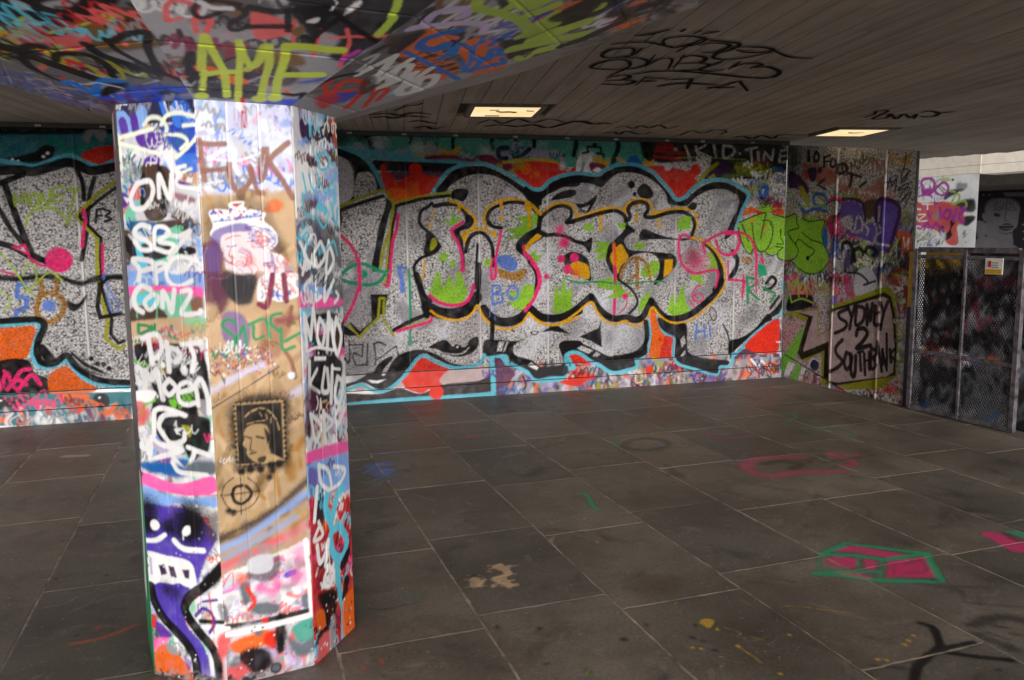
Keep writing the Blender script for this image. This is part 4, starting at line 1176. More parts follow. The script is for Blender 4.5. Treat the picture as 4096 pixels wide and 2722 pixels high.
'B': '''
f lv 1: -7,2072 363,2098 285,-168 -127,-44
F nv 21 a.7: 184,2081 358,2093 356,2027 210,2038
f gy 12 a.6: -7,2072 337,2088 336,2071 -9,2048
F b2 8 a.7: 59,2045 92,2051 90,1938 61,1941
m wh,li,sk,lg,lw 60 65 16 80: 8,2073 337,2096 323,1769 -9,1763
F lg 16: 117,1936 181,1947 184,1841 120,1839
s lw 31 2: 36,2011 49,1963
s lw 27 2: 82,1990 102,1935 119,1887
s lw 25 2: 121,1960 158,1956 200,1969 187,1889 173,1847
s lw 24 2: 220,1997 225,1972
s ph 17 7 a.6: 211,2030 191,1996
F r2 7 a.6: 237,2023 286,2031 258,2011
F b2 8 a.5: 259,2025 317,2016 316,1987 274,1989
f r2 1: 152,2067 166,2068 167,1974 146,1973
l wh 2 1: 134,2046 132,1992
l wh 2 1: 183,2045 179,1987
f gd 13: -18,1751 357,1765 294,-170 -119,-46
m tn,gd,gd,go,bw,tn 120 85 21 70: -7,1743 339,1748 295,509 -60,576
F tn 25 a.7: 163,1745 323,1760 314,1567 232,1632
t lw,wh,b2,ph,lv,gy 36 97 6: 10,2049 328,2071 319,1769 -2,1763
s lw 17 1: 38,1868 84,1898 116,1904 117,1854 128,1822
s lw 17 1: 237,1924 315,1954
s lw 15 1: 250,1850 275,1826 315,1818
s lw 16 1: 281,1893 328,1874
s lw 8 1: 43,1869 121,1863 211,1895
s br 19 3 a.95: 10,1927 15,1859 20,1798
s br 18 3 a.95: -1,1920 45,1916 90,1919
s br 18 3 a.95: 17,1827 56,1832 93,1837
s br 17 3 a.95: 101,1854 103,1805 128,1760 167,1798 169,1848
s br 17 3 a.95: 173,1839 189,1765 206,1757
s br 16 3 a.95: 217,1907 201,1840 204,1799 222,1841 229,1908
s br 20 3 a.95: 302,1932 245,1883 239,1858 267,1817 309,1743
s wh 3 1: 26,1787 79,1797
s wh 3 1: 31,1803 54,1783 62,1801 73,1781
s wh 3 1: 251,1948 255,1980 270,1975 257,1962 273,1947
s wh 3 1: 286,1973 276,1955 290,1951
F or 7 a.8: 210,1700 241,1738 274,1721 252,1692
F tn 2: 166,1716 180,1745 216,1742 211,1708
F ch 16 a.45: 22,1699 58,1723 94,1728 155,1745 215,1717 254,1641 267,1572 241,1547 28,1592
F wh 1: 27,1690 49,1703 92,1701 92,1723 141,1729 146,1707 211,1691 205,1665 233,1640 253,1610 243,1576 221,1559 263,1542 295,1502 312,1467 311,1398 184,1403 201,1483 176,1492 146,1464 113,1477 73,1500 68,1537 58,1579 28,1616 38,1649
F vi 5 a.85: 36,1624 90,1650 151,1654 163,1628 100,1611 63,1591 54,1557 34,1579
F p2 6 a.7: 261,1521 294,1503 310,1468 307,1398 243,1401
d r2,ry,ry,r2 46 4: 30,1703 211,1704 209,1666 28,1666
F qp 3: 62,1608 109,1625 161,1624 201,1599 204,1565 237,1547 269,1504 258,1452 204,1484 176,1493 145,1465 109,1478 74,1504 68,1542
m ry,vi,r2,ry 44 18 3 150: 150,1649 249,1641 246,1564 163,1574
s ry 3 1: 203,1637 232,1624 243,1594 225,1573
s r2 3 1: 185,1612 214,1607 217,1582 196,1573
s ry 3 1: 142,1637 171,1645 195,1637
s r2 3 1: 75,1600 104,1612 128,1612
s ry 4 1: 78,1579 94,1575 110,1581
s r2 3 1: 68,1538 83,1521 103,1516
s r2 3 1: 90,1567 85,1546 96,1537
m r2,sa,ry 14 45 3 125: 73,1554 146,1553 183,1472 78,1492
m sa,r2,vi,ry 24 38 4 130: 187,1552 295,1525 308,1415 205,1420
f r2 1: 96,1720 138,1724 117,1709
b sa 17 17 13 a.6: 193,1595 153,1528
l ry 3 1: 39,1660 205,1681
F pm 12 a.9: -2,1576 52,1591 68,1508 58,1400 -12,1403
F vi 12 a.6: 10,1560 50,1576 52,1468 21,1469
F ch 8 a.9: 62,1496 142,1464 143,1405 57,1409
s wh 3 1: 13,1465 29,1473 45,1468 77,1471
F tn 35 a.6: -1,1340 327,1322 316,1058 -6,1090
F pm 8 a.9: 5,1483 73,1481 74,1393 45,1346 31,1395
F ch 7: 62,1468 170,1478 153,1389 106,1378 73,1415
F wh 2: 176,1451 204,1477 320,1474 321,1404 252,1380 214,1391 173,1388
m sa,ry,r2 40 22 4 120: 182,1478 319,1474 316,1392 178,1394
s mr 20 2: 177,1375 200,1365 215,1409 227,1476
l mr 20 2: 265,1475 271,1383
F vi 6 a.7: 52,1342 91,1354 129,1328 143,1265 113,1196 97,1233 48,1263
F br 9 a.7: 187,1330 242,1327 288,1361 295,1315 261,1248 235,1186 167,1172
s br 14 2: 288,1361 275,1293
s br 14 2: 258,1203 279,1164 290,1106
s mr 23 11 a.7: 240,1313 331,1322
s g3 12 1: 94,1313 70,1328 50,1311 71,1283 91,1260 73,1242
s g3 12 1: 119,1302 89,1233 105,1187
s g3 11 1: 123,1293 127,1212
s g3 11 1: 153,1300 155,1255 187,1262
s g3 11 1: 139,1306 193,1321 209,1256
s g3 12 1: 251,1340 219,1333 213,1306 240,1277
s g3 11 1: 248,1285 250,1212 292,1218
l g3 11 1: 259,1239 317,1268
s g3 11 1: 13,1221 21,1198 42,1223 54,1196 69,1235
f g3 1: 288,1306 301,1306 301,1297 288,1297
d r2,ry,r2,wh 260 3: 2,1240 192,1227 241,1131 4,1134
s lv 21 10 a.8: -7,1080 84,1126 181,1163
l ch 4 2: -10,1018 143,1099 234,1150
s lv 24 14 a.7: 273,1048 324,1067
b lw 13 13 3: 276,1114
t bw,tn,wh,ch,br 26 67 3: 9,1380 323,1364 317,774 0,820
F bk 21 a.9: 57,1021 97,1053 162,1064 247,1046 268,1016 260,924 254,806 226,786 83,789 68,819 52,949
f gd 2: 72,1033 245,1031 243,808 76,808
b bk 5 5 1: 74,1024 76,1006 73,988 76,970 74,952 75,933 74,915 75,897 73,878 75,860 73,842 76,823
b bk 6 6 1: 247,1020 247,1001 248,982 245,964 247,945 244,926 246,907 243,889 245,870 243,851 245,832 243,813
b bk 5 5 1: 83,1035 100,1034 118,1035 135,1034 152,1034 170,1033 187,1033 205,1033 223,1032 241,1032
b bk 5 5 1: 84,807 102,805 119,806 137,805 154,805 172,805 190,805 208,805 226,805
f bk 1: 81,1027 236,1021 235,807 79,813
F gd 1: 103,924 117,946 148,952 180,943 191,904 185,867 188,839 168,814 138,815 120,830 108,850 109,868 96,884 104,901
F gd 1: 164,823 188,839 227,816 234,808 159,805
l gd 5 1: 110,983 124,995
l gd 6 1: 133,1000 151,1006
l gd 5 1: 160,1008 177,1004
l gd 5 1: 186,998 200,985
l gd 5 1: 205,978 217,958
l gd 5 1: 219,950 224,923
l gd 3 1: 159,992 167,977
l gd 3 1: 181,985 184,966
l gd 3 1: 198,969 197,951
s gd 3 1: 114,955 149,961 176,962
s bk 6 1: 106,912 125,904
s bk 7 1: 145,907 169,897
s bk 4 1: 128,899 121,863 131,856
s bk 6 1: 120,847 141,850
F bk 3: 172,935 193,904 181,874 177,906
F bk 2: 147,827 173,832 168,812 150,812
b bk 15 15 6: 118,792 154,787 190,796 218,798 88,789
s ch 23 13 a.9: -47,521 21,563 99,589 193,630 332,729
s bn 23 15 a.8: -12,555 68,560 191,615 319,662
s sk 25 12 a.8: -15,513 67,538 166,587 330,681
s gd 22 10: 17,488 114,520 213,559 327,613
s sk 22 13 a.6: 16,478 163,542 265,587
s ph 27 20 a.5: 14,446 162,499 325,554
s sa 20 12 a.8: 1,455 113,488 212,522
s bk 4 1: 15,711 30,748 60,770
s bk 4 1: 106,763 135,732 144,700 126,667 101,651 62,646 35,667 18,705
s bk 12 1: 52,710 62,733 87,737
s bk 12 1: 100,733 117,709 108,685 83,671 60,683 52,710
l bk 4 1: 13,711 151,707
l bk 3 1: 83,767 79,633
b bk 11 11 7: 39,652 53,644 194,775 183,751
F wh 6: 5,417 110,447 210,469 318,491 329,370 307,227 150,237 18,237 1,325
m lg,ph,gy,wh,li,sa 46 76 22 30: 12,406 311,461 311,227 4,252
t lg,gy,sa,li,ph 22 82 5: 13,509 332,489 333,-17 -7,44
F bn 7 a.7: 89,415 175,455 209,448 197,387 156,369 88,394
F lg 5: 96,461 174,466 172,404 98,409
F ry 3: 219,382 256,391 262,373 225,364
b ph 31 31 31 a.6: 280,456 270,361
F sl 7: 62,374 93,372 95,308 68,299
F sl 7: 91,283 127,292 192,270 185,239 110,252
s rd 14 4: 86,358 109,300 87,273
b or 20 20 15 a.7: 69,399
F sl 6: -12,312 8,308 20,247 -5,259
F sl 6: 281,282 305,283 303,233 281,239
s ch 20 3: 11,229 99,218 199,220 311,222
s wh 20 1: -16,228 12,219
F lg 7: -6,206 350,146 349,-146 -19,-38
m gy,lg,sa,li,sl 60 62 23 60: 1,195 329,140 322,-14 -8,13
F sa 10: -6,201 26,198 -2,116
F sa 8: -5,69 67,61 60,19 -14,3
F sl 10 a.8: 97,175 133,198 140,142 110,141
F or 7: 26,167 147,184 175,134 45,118
F rd 9: 140,170 188,174 173,102 134,134
F td 7 a.8: 88,200 132,194 120,160
F bk 8: 182,225 215,217 210,98 176,90
F tl 6: 236,168 321,192 338,120 270,104
F sl 10: 215,140 269,99 333,111 331,61 252,54
F bk 10: 44,104 75,128 133,118 163,61 140,29 99,23 62,67
b ch 21 21 3: 172,27
b sl 13 13 5: 172,27
b rd 12 12 7: 143,219
s wh 22 2: 9,198 98,197 223,198 326,203
l wh 18 2: 301,495 308,363 312,208
l r2 4 1: 1,326 -2,222
d wh,ch,sa 80 3: 1,274 342,214 331,-56 -8,13
m ch,g2,gy 60 36 9 5: -17,36 344,-9 342,-42 -18,5
''',
'C': '''
f lg 1: -42,2088 394,2157 312,-364 -217,-49
m wh,ch,gy,sk,li,p2,lg,c2 240 90 19 85: 13,2097 344,2149 314,-37 -119,178
F pm 18 a.7: 2,2066 66,2071 156,2054 144,2005 58,1977
F tl 25 a.6: 150,2093 293,2087 289,2041 164,2042
s lg 46 4: 18,2047 40,1932 59,1865
F pd 5: 52,2018 130,2024 134,1972 96,1938 57,1955
s sk 15 2: 111,2022 139,2004 132,1964
f bc 4: 244,2048 319,2058 319,1943 235,1935
s bk 11 2: 225,2018 168,1989 222,1973 155,1956
l bk 20 2: 235,2034 229,1950
l bk 18 2: 235,1938 269,2019 274,1941
F wh 18: 9,1861 140,1942 219,1941 231,1861 89,1720 2,1674
F l2 13 a.7: 271,1925 308,1924 301,1895 269,1897
F ch 18 a.8: 48,1740 135,1766 158,1722 69,1706
F ch 15 a.8: 0,1648 261,1642 323,1345 -22,1373
t wh,lg,ch,c2,pm,sk 46 94 8: 26,2065 309,2052 299,1414 7,1432
s c2 11 1: 218,1920 170,1901 175,1857 231,1866 244,1908 218,1920
s c2 12 1: 55,1831 76,1763
s c2 12 1: 96,1829 127,1774 165,1812 150,1846
s c2 11 1: 172,1812 215,1769 265,1827
s c2 11 1: 49,1761 54,1697 119,1672
s c2 11 1: 159,1735 136,1694 187,1641 228,1697 176,1731
s c2 14 1: 247,1734 280,1651 295,1717
s wh 16 1: 17,1588 57,1530 26,1474
s wh 13 1: 97,1614 40,1544 123,1497
s wh 16 1: 156,1587 109,1542 131,1496 188,1536 165,1586
s wh 18 1: 219,1591 192,1471 251,1515 219,1586
s c2 9 1: 37,1605 73,1623 60,1565
s c2 10 1: 206,1563 257,1590 281,1538
F sk 7: 33,1439 215,1409 213,1390 31,1407
F ph 7: -3,1405 298,1364 276,1340 -2,1355
s wh 15 1: 89,1460 34,1425 73,1371
s wh 17 1: 123,1439 108,1378 147,1385
s wh 19 1: 190,1455 172,1368 246,1441
s wh 14 1: 261,1397 279,1376 247,1354
F bk 7: 59,1321 313,1292 303,1146 48,1191
F bn 14 a.8: 186,1305 293,1295 285,1180 196,1191
t wh,wh,bk,ph,c2,lg 46 88 7: 28,1472 316,1459 298,659 22,739
l wh 20 1: 34,1212 25,1329 63,1236 89,1347 101,1270
s wh 20 1: 131,1305 108,1240 141,1198 165,1263 131,1305
l wh 23 1: 179,1193 198,1318 228,1206
s wh 22 1: 255,1293 229,1216 254,1153 289,1219 255,1293
s wh 12 1: 31,1194 105,1198 226,1172
F bk 7: 47,1168 273,1130 265,1029 177,945 49,972
f wh 2: 82,1168 167,1156 165,1141 81,1153
s wh 20 1: 47,1154 37,1023
s wh 16 1: 98,1117 48,1068 110,1028
s wh 20 1: 154,1113 129,1034 176,1025 172,1105
l wh 23 1: 211,1109 191,973
l wh 11 1: 209,1104 270,1090
s wh 21 1: 247,1063 222,987 260,959 286,1031 247,1063
F pm 16 a.8: 10,1038 90,1033 61,903 7,892
m pm,bk,tn,ph,wh 60 41 8 80: 16,1009 309,950 297,796 3,845
s wh 18 1: 39,960 68,852 109,901 39,960
s wh 21 1: 132,950 138,790
s wh 15 1: 131,945 195,896 145,873
s wh 20 1: 259,949 216,907 244,879 288,922
s wh 20 1: 201,839 187,792
F ph 6: 10,823 308,793 305,751 24,776
F sk 6: 24,772 304,742 298,659 21,735
F sk 6: 41,777 324,699 305,589 43,681
F vi 9 a.8: 10,758 69,736 52,639 12,657
f r2 11: 2,656 314,563 342,-49 -13,-28
m bk,rd,or,wh,pm,ph 110 46 11 80: 23,676 314,563 321,168 33,294
F ch 12: 58,622 139,607 91,524 43,552
t wh,c2,bk,or,pm 40 93 8: 41,777 313,702 308,-8 31,16
s c2 38 2: 144,638 118,579 156,511 205,590 251,616
s c2 37 2: 207,476 149,457 166,372 230,335 269,390 218,472
l c2 40 2: 187,347 190,247 226,120 215,-27
s c2 27 2: 152,490 138,556
s wh 18 1: 81,756 95,680 165,637 150,713 81,756
s wh 17 2: 193,719 279,682 231,639 144,638
s wh 23 1: 64,673 35,553
s wh 18 1: 73,524 27,480 90,479 64,538
s wh 23 1: 47,451 62,380 105,401 129,442 101,353
s wh 21 2: 121,344 86,292 125,258 161,300 121,344
s bk 39 3: 276,334 228,301
s bk 44 3: 257,225 241,167
F bk 12: 40,261 177,218 146,100 59,85 5,74 64,167
F or 7: 21,198 77,183 82,113 26,129
F or 10: 226,150 345,157 342,-43 225,-16
F gy 6: 124,122 158,117 148,-18 103,-12
F sa 11: 36,80 110,78 92,-16 19,-12
d wh,bk,gy 50 5: 33,294 286,183 320,-13 29,-12
''',
'L': '''
m lg,ch,td,pd,wh,pk 160 285 43 85: -1016,2296 662,2038 -1703,-65 -15342,-4411
f g3 12: -1108,326 330,721 360,2 -1110,-740
s wh 92 7: 257,722 200,513 108,257
''',
'K0': '''
f g2 1: 76,832 757,710 47,-248 -1136,-120
F bn 9: -129,493 207,494 414,482 369,382 276,315 56,336 -75,409
F bw 9: 96,458 238,447 400,464 369,382 276,315 86,325
F bk 7: -11,610 336,553 250,476 129,452 -27,453 -128,508
F gy 4: 25,584 55,548 35,525 2,536
F gy 4: 101,546 223,547 137,514
F y2 3: 199,462 255,481 296,464 262,437 189,442
s y2 12 4: -17,418 67,428 163,446
F y2 3: -79,479 -14,502 6,488 -40,479
F c2 3: -59,481 40,466 -51,446 -76,461
s c2 33 3: -104,431 -94,406 -67,396
b c2 18 18 3: 102,417
b c2 14 14 2: 53,366
F c2 2: 22,423 54,431 31,405 9,407
F sa 4: -60,401 22,400 101,407 99,371 25,328 -48,313 -65,347
F c2 3: -51,352 -26,361 -33,337 -53,334
s sa 30 3: 190,460 206,429 223,404 222,382
s sa 20 3: 186,381 179,330
s sa 17 3: 230,353 247,333
s r2 29 2: -174,454 -146,419 -150,384
s r2 22 2: -274,366 -209,343
F gy 9 a.9: 82,295 223,299 361,303 407,308 310,212 166,232 66,259
F g2 10: -293,350 -232,302 -257,238 -335,249 -345,305
F gy 7 a.8: -165,344 -80,332 -55,264 -116,246 -194,297
s r2 28 3: -89,281 -61,257 -39,227 -23,198 -60,223 -120,225 -94,276
s r2 28 2: -125,350 -110,322
l r2 8 3: -178,198 -208,173
F sa 5 a.8: -213,266 -181,255 -225,234
F sa 10 a.7: 202,189 251,169 207,134 170,139
F br 12 a.7: 156,222 234,217 246,183 163,181
F ry 9 a.9: -130,104 61,109 161,74 175,28 148,-7 -164,8 -173,49
F ry 14 a.7: -385,269 -317,202 -242,119 -166,56 -184,-14 -355,7 -425,80 -531,142
m ry,ch,li,b3,gy,bk 120 89 7 -12: -358,293 -120,105 -218,-25 -562,115
t bk,r2,sa,c2,gy,ol,bk 22 209 14: -56,556 446,477 226,131 -372,281
s bk 32 2: -94,357 -133,369 -184,345 -234,288 -245,235 -238,192 -215,145
s bk 49 2: -251,386 -197,354 -170,298 -128,233 -82,164
s bk 29 2: -120,285 -87,312 -33,312 14,292 26,238 -7,173
s bk 37 2: 55,348 56,292 93,242 130,191 160,166
s bk 23 2: 140,365 130,307 148,234 163,179
s bk 28 2: 158,351 221,376 274,381 293,371 239,309 201,240 174,178 205,119
m ch,b3,nv,ry,pm,gy 70 94 19 10: -134,114 202,63 143,-12 -197,-3
s az 29 2: -227,154 -188,156 -179,118 -180,73
s az 27 2: -174,72 -109,131 -52,154 1,139
F bk 5: -134,90 -79,120 13,130 -80,75 -158,55
F pm 8 a.8: -79,62 -39,57 -75,30
l wh 6 1 a.7: -151,138 -99,146 -62,119 -35,101
l wh 4 1 a.7: 70,166 108,175
l wh 4 1 a.7: 53,112 129,130
''',
'K7': '''
f g2 1: 1381,359 1999,-62 290,-306 -4168,1093
s c2 55 4: 751,253 743,230 778,205
F sa 5: 796,203 927,148 1052,103 1016,83 861,102 727,140 732,173
F c2 4: 761,167 812,155 777,145 740,156
s r2 51 3: 654,319 666,276 622,257
s r2 28 4: 362,342 464,275
F g2 16: 303,347 372,266 243,241 84,313 135,360
F gy 10 a.8: 550,242 690,174 663,113 533,142 441,233
s r2 45 3: 620,147 645,112 653,78 650,48 611,90 503,131 607,147
s r2 59 3: 629,217 628,188
l r2 8 4: 359,154 268,159
F sa 8 a.8: 367,227 418,195 304,214
F ry 12 a.9: 346,55 703,-61 833,-139 812,-177 734,-186 157,10 189,45
F ry 23 a.7: -5,371 64,265 126,146 213,45 87,6 -297,151 -375,268 -577,417
m ry,ch,li,b3,gy,bk 120 150 12 -12: 90,364 365,49 -5,22 -716,428
t bk,r2,sa,c2,gy,ol,bk 22 255 17: 953,295 1547,-43 986,-136 43,368
s bk 58 3: 693,200 636,235 516,257 350,258 264,230 227,194 218,144
s bk 101 3: 433,337 500,273 491,216 495,142 505,64
s bk 37 3: 569,171 659,166 751,129 809,86 775,44 653,22
m ch,b3,nv,ry,pm,gy 70 130 26 10: 348,65 887,-167 720,-187 71,25
s az 49 3: 203,160 289,132 262,99 203,68
s az 29 3: 216,63 418,60 551,38 630,-6
F bk 8: 320,48 463,32 642,-19 411,2 228,39
l wh 9 2 a.7: 342,94 453,64 494,21 526,-9
s ch 54 33 a.7: 41,6 399,-81 723,-181
''',
'K1': '''
f gy 1: -431,846 215,1017 656,-270 -432,-383
F ch 15: -345,573 -198,606 -201,524 -299,503
F bn 7 a.9: -344,554 -273,529 -242,483 -298,493
F g2 12: -204,555 -25,594 0,455 -191,428
F ch 14 a.8: -169,325 17,354 41,218 -126,217
F bw 9: -108,337 -66,370 -60,308 -90,296
F sa 6 a.8: -121,442 -95,424 -98,400
t bk,bw,lg,sa,ch,bk,gy,mr 30 199 13: -329,577 167,689 168,121 -143,72
s sa 19 2: -268,444 -275,507 -257,538 -218,536 -199,513 -199,459 -188,398
s sa 21 2: -199,459 -160,472 -162,408
s sa 14 2: -267,439 -234,462
F bk 6: -213,267 -178,286 -162,127 -187,109
F bk 10: -174,181 44,204 51,162 -181,117
F ch 10: -161,113 22,128 36,38 -138,20
F or 4: -177,213 -125,215 -96,193 -153,176
F or 3: -212,139 -186,150 -199,132
F or 3: -103,158 -54,174 -1,139 -46,117
s bk 19 2: -93,557 -151,561 -196,540 -204,496 -183,473 -144,503 -110,543 -71,518 -105,455 -83,431 -15,504
s lg 20 2: -194,546 -161,527 -113,533
F ch 10: 16,662 385,746 434,562 353,453 306,390 257,271 216,200 209,359 210,447 122,499
F bk 10: 46,548 122,589 159,559 137,433 86,491
F gy 8: 118,310 245,317 253,254 220,182 142,133
F bw 9 a.9: -4,304 27,340 113,333 142,269 20,248
F ch 11 a.8: -19,256 40,267 141,237 122,133 -2,147
F sa 4: -58,506 -34,530 50,496 67,445 -19,394
s sa 14 3: 221,497 247,431 253,350 254,281
s sa 16 3 a.8: 181,440 246,461 322,476 377,494
s sa 14 2: 64,512 84,398
s sa 14 3: 149,482 151,405 159,334
F bw 6: 67,460 93,493 103,447 85,430
s bk 29 2: -65,548 5,544 87,574 139,585
l bk 20 2: 38,551 57,456
s bk 23 2: 136,591 183,556 172,521 141,446 138,396
s bk 28 2: 110,433 133,380 181,367
s bk 22 2: 224,623 200,573 196,546 230,519 280,481 331,447 364,418
s bk 25 2: -54,455 54,478
b bk 24 24 15: 326,537
F wh 3: 97,512 128,540 127,512
F wh 7 a.8: 199,605 217,647 227,623 195,565
s wh 4 1: 153,582 160,616 146,638
F ry 9 a.8: 141,162 199,197 228,219 219,183 166,158
F or 4: 112,112 138,99 128,78
s bk 22 2: 119,78 154,75 183,90 180,60
F ry 13: 114,41 189,52 282,103 306,-25 149,-2
F ry 12 a.8: 19,11 124,35 149,-2 25,-26
s y2 24 2: 321,683 330,633 330,587
s y2 27 3: 339,582 333,540 321,487
l mg 17 2: 251,317 287,388
s li 12 6 a.6: -2,147 39,187 96,180
s yg 28 2: -21,217 1,273 6,356 19,367
s yg 26 2: 20,359 37,265 41,152 51,23
s yg 29 2: 67,375 79,288 81,176 95,57
s yg 37 2: 70,374 130,380 190,376 236,381
s yg 34 2: 96,203 147,212 211,224
b yg 25 25 5: 46,33 94,47
s yg 26 2: -155,197 -163,300 -166,385 -144,329 -109,245 -85,181 -59,38
l yg 20 2: -144,185 -139,71
b yg 23 23 4: -137,26
s yg 28 2: -143,164 -106,184 -53,198
s yg 23 2: -69,374 -52,282 -39,160 -21,14
s yg 24 2: -69,374 -41,290 -9,236 8,279 13,341
f r2 2: -17,30 -1,32 10,-30 -7,-33
''',
'K2': '''
f gy 1: -1240,690 271,2020 18812,4602 234,-343
m g2,ch,bn,gy,bw 200 229 15 34: -84,46 -353,564 152,1278 874,1297
F g2 28 a.8: -223,124 -349,584 -246,628 7,154
t bk,bw,lg,gy,ch,g2,or,ry 36 352 22: -120,101 -417,616 49,1205 722,1206
s li 36 3: -321,552 -308,589 -346,649 -319,703 -269,727 -230,712 -239,688
s li 35 3: -321,562 -265,614 -172,689 -86,721 -35,698
F bn 13 a.8: -326,455 -299,538 -194,559 -187,461
F or 6: -265,585 -219,602 -118,621 -72,626 -103,567 -66,503 -102,419 -185,450 -213,516
F ch 11: -284,508 -252,576 -210,510 -186,441
F or 6: -165,450 -91,489 76,465 238,449 230,396 -10,399
m bk,or,ch,or,bk 70 118 13 34: -177,446 -19,530 234,498 225,371
F or 8: 9,588 0,670 233,687 433,621 351,518 189,547
s az 41 3: -135,652 -175,598 -191,549 -150,510 -74,531 -82,569
s az 18 3: -89,575 40,557
s az 30 3: 42,504 -21,602
s az 22 3: 60,547 -12,607 54,611
s az 26 3: 189,568 64,627 55,666
s az 33 3: 259,616 166,660 227,681 231,637
l az 37 3: 298,527 215,617 281,689
s az 20 3: 140,546 243,527 172,585 261,584
l az 23 3: -172,461 25,462 329,460
s az 21 3: 49,652 18,680
s az 36 3: 115,677 87,762
s az 25 4: 325,614 376,642 303,653
s az 40 4: 264,513 304,557 362,623
F c2 9 a.8: 143,234 135,294 180,250
l wh 30 2: -159,272 -174,427 -47,277
l wh 30 2: -19,270 -83,442
s wh 30 2: -7,321 -56,388 -25,414 36,353 14,306
l wh 33 2: 45,252 54,397 163,267 83,447
s wh 36 3: 221,318 145,381 185,424 256,358 216,265 149,286 152,324
F ry 11 a.9: -110,137 -13,193 37,116 -22,89
F r2 16 a.9: -129,83 -99,130 -20,117 -2,27
s rd 18 3: -102,117 -189,159 -207,197
s rd 26 3: -88,124 -159,219 -65,249 -34,205 -80,162
s rd 29 3: 99,79 18,192 35,226
s rd 26 3: 169,119 72,228 104,256 163,180
s bk 26 4: -231,173 -217,233 -177,276
F bk 11 a.8: -90,251 -73,304 46,219 15,182
F bk 13: 82,714 164,760 88,974 112,1151 267,1152 316,918 369,685 210,695
s y2 43 3: -325,791 -248,757 -170,778 -58,809 48,822 166,806 163,769
F ch 10: -259,826 -183,848 -143,826 -184,809
s y2 47 3: -136,829 -147,881 -121,917
l y2 48 4: 145,816 94,926
l y2 59 4: 188,808 192,900
l y2 61 4: 252,799 257,883
l y2 60 4: 258,710 289,774 317,867
s y2 29 4: 366,696 436,707 390,771
l y2 66 5: 141,845 216,1057
l y2 72 5: 255,795 315,991
l y2 64 5: 252,712 448,962
l y2 59 5: 406,781 481,882
F y2 6: -220,855 -55,964 -27,888 -82,841
s y2 57 4: 1,858 22,945
F bk 12: 114,892 119,1055 200,1071 261,969
s bk 61 8: 490,964 481,1075 448,1112
s bk 74 14 a.9: 348,1086 413,1167 459,1277
s bk 45 14 a.8: 378,1092 503,1184 528,1269
F bk 25 a.8: 590,1224 561,1304 639,1296 673,1244
s bk 54 6: 468,858 498,976
''',
'K3': '''
m g2,ch,bn,gy,bw 200 299 20 34: -1188,-378 -2154,-496 -2007,90 725,2538
t bk,bw,lg,gy,ch,g2,or,ry 36 408 26: -1355,-404 -2255,-527 -2095,-40 -147,1620
F or 9: -1809,-370 -1716,-289 -1320,-84 -776,204 -704,187 -1452,-212
m bk,or,ch,or,bk 70 174 19 34: -1825,-381 -1615,-200 -881,196 -679,174
F or 14: -1621,-158 -1720,-157 -1188,199 -242,720 -421,484 -1113,110
l az 57 6: -683,342 -1139,162 -1041,295
l az 17 5: -1830,-374 -1444,-156 -392,430
s az 33 8: -742,404 -581,536 -901,347
s az 92 8: -793,263 -717,355 -602,500
F c2 17 a.8: -743,-3 -882,-11 -623,72
l wh 48 4: -1109,-163 -1287,-126 -728,39 -1279,-77
s wh 120 5: -584,165 -991,18 -927,95 -513,246 -495,151 -814,15 -871,25
s rd 32 7: -393,36 -986,-125 -926,-69 -553,31
F bk 18: -1603,-47 -1472,80 -1848,-13 -1964,31 -1688,260 -1281,360 -702,509 -1269,154
s y2 32 10: -736,500 -442,704 -787,552
l y2 166 12: -739,596 -621,799
s bk 110 17: -753,802 -998,743 -1173,643
F bk 58 a.8: -858,1037 -1112,910 -800,1179 -526,1350
s bk 270 15: -627,765 -746,823
''',
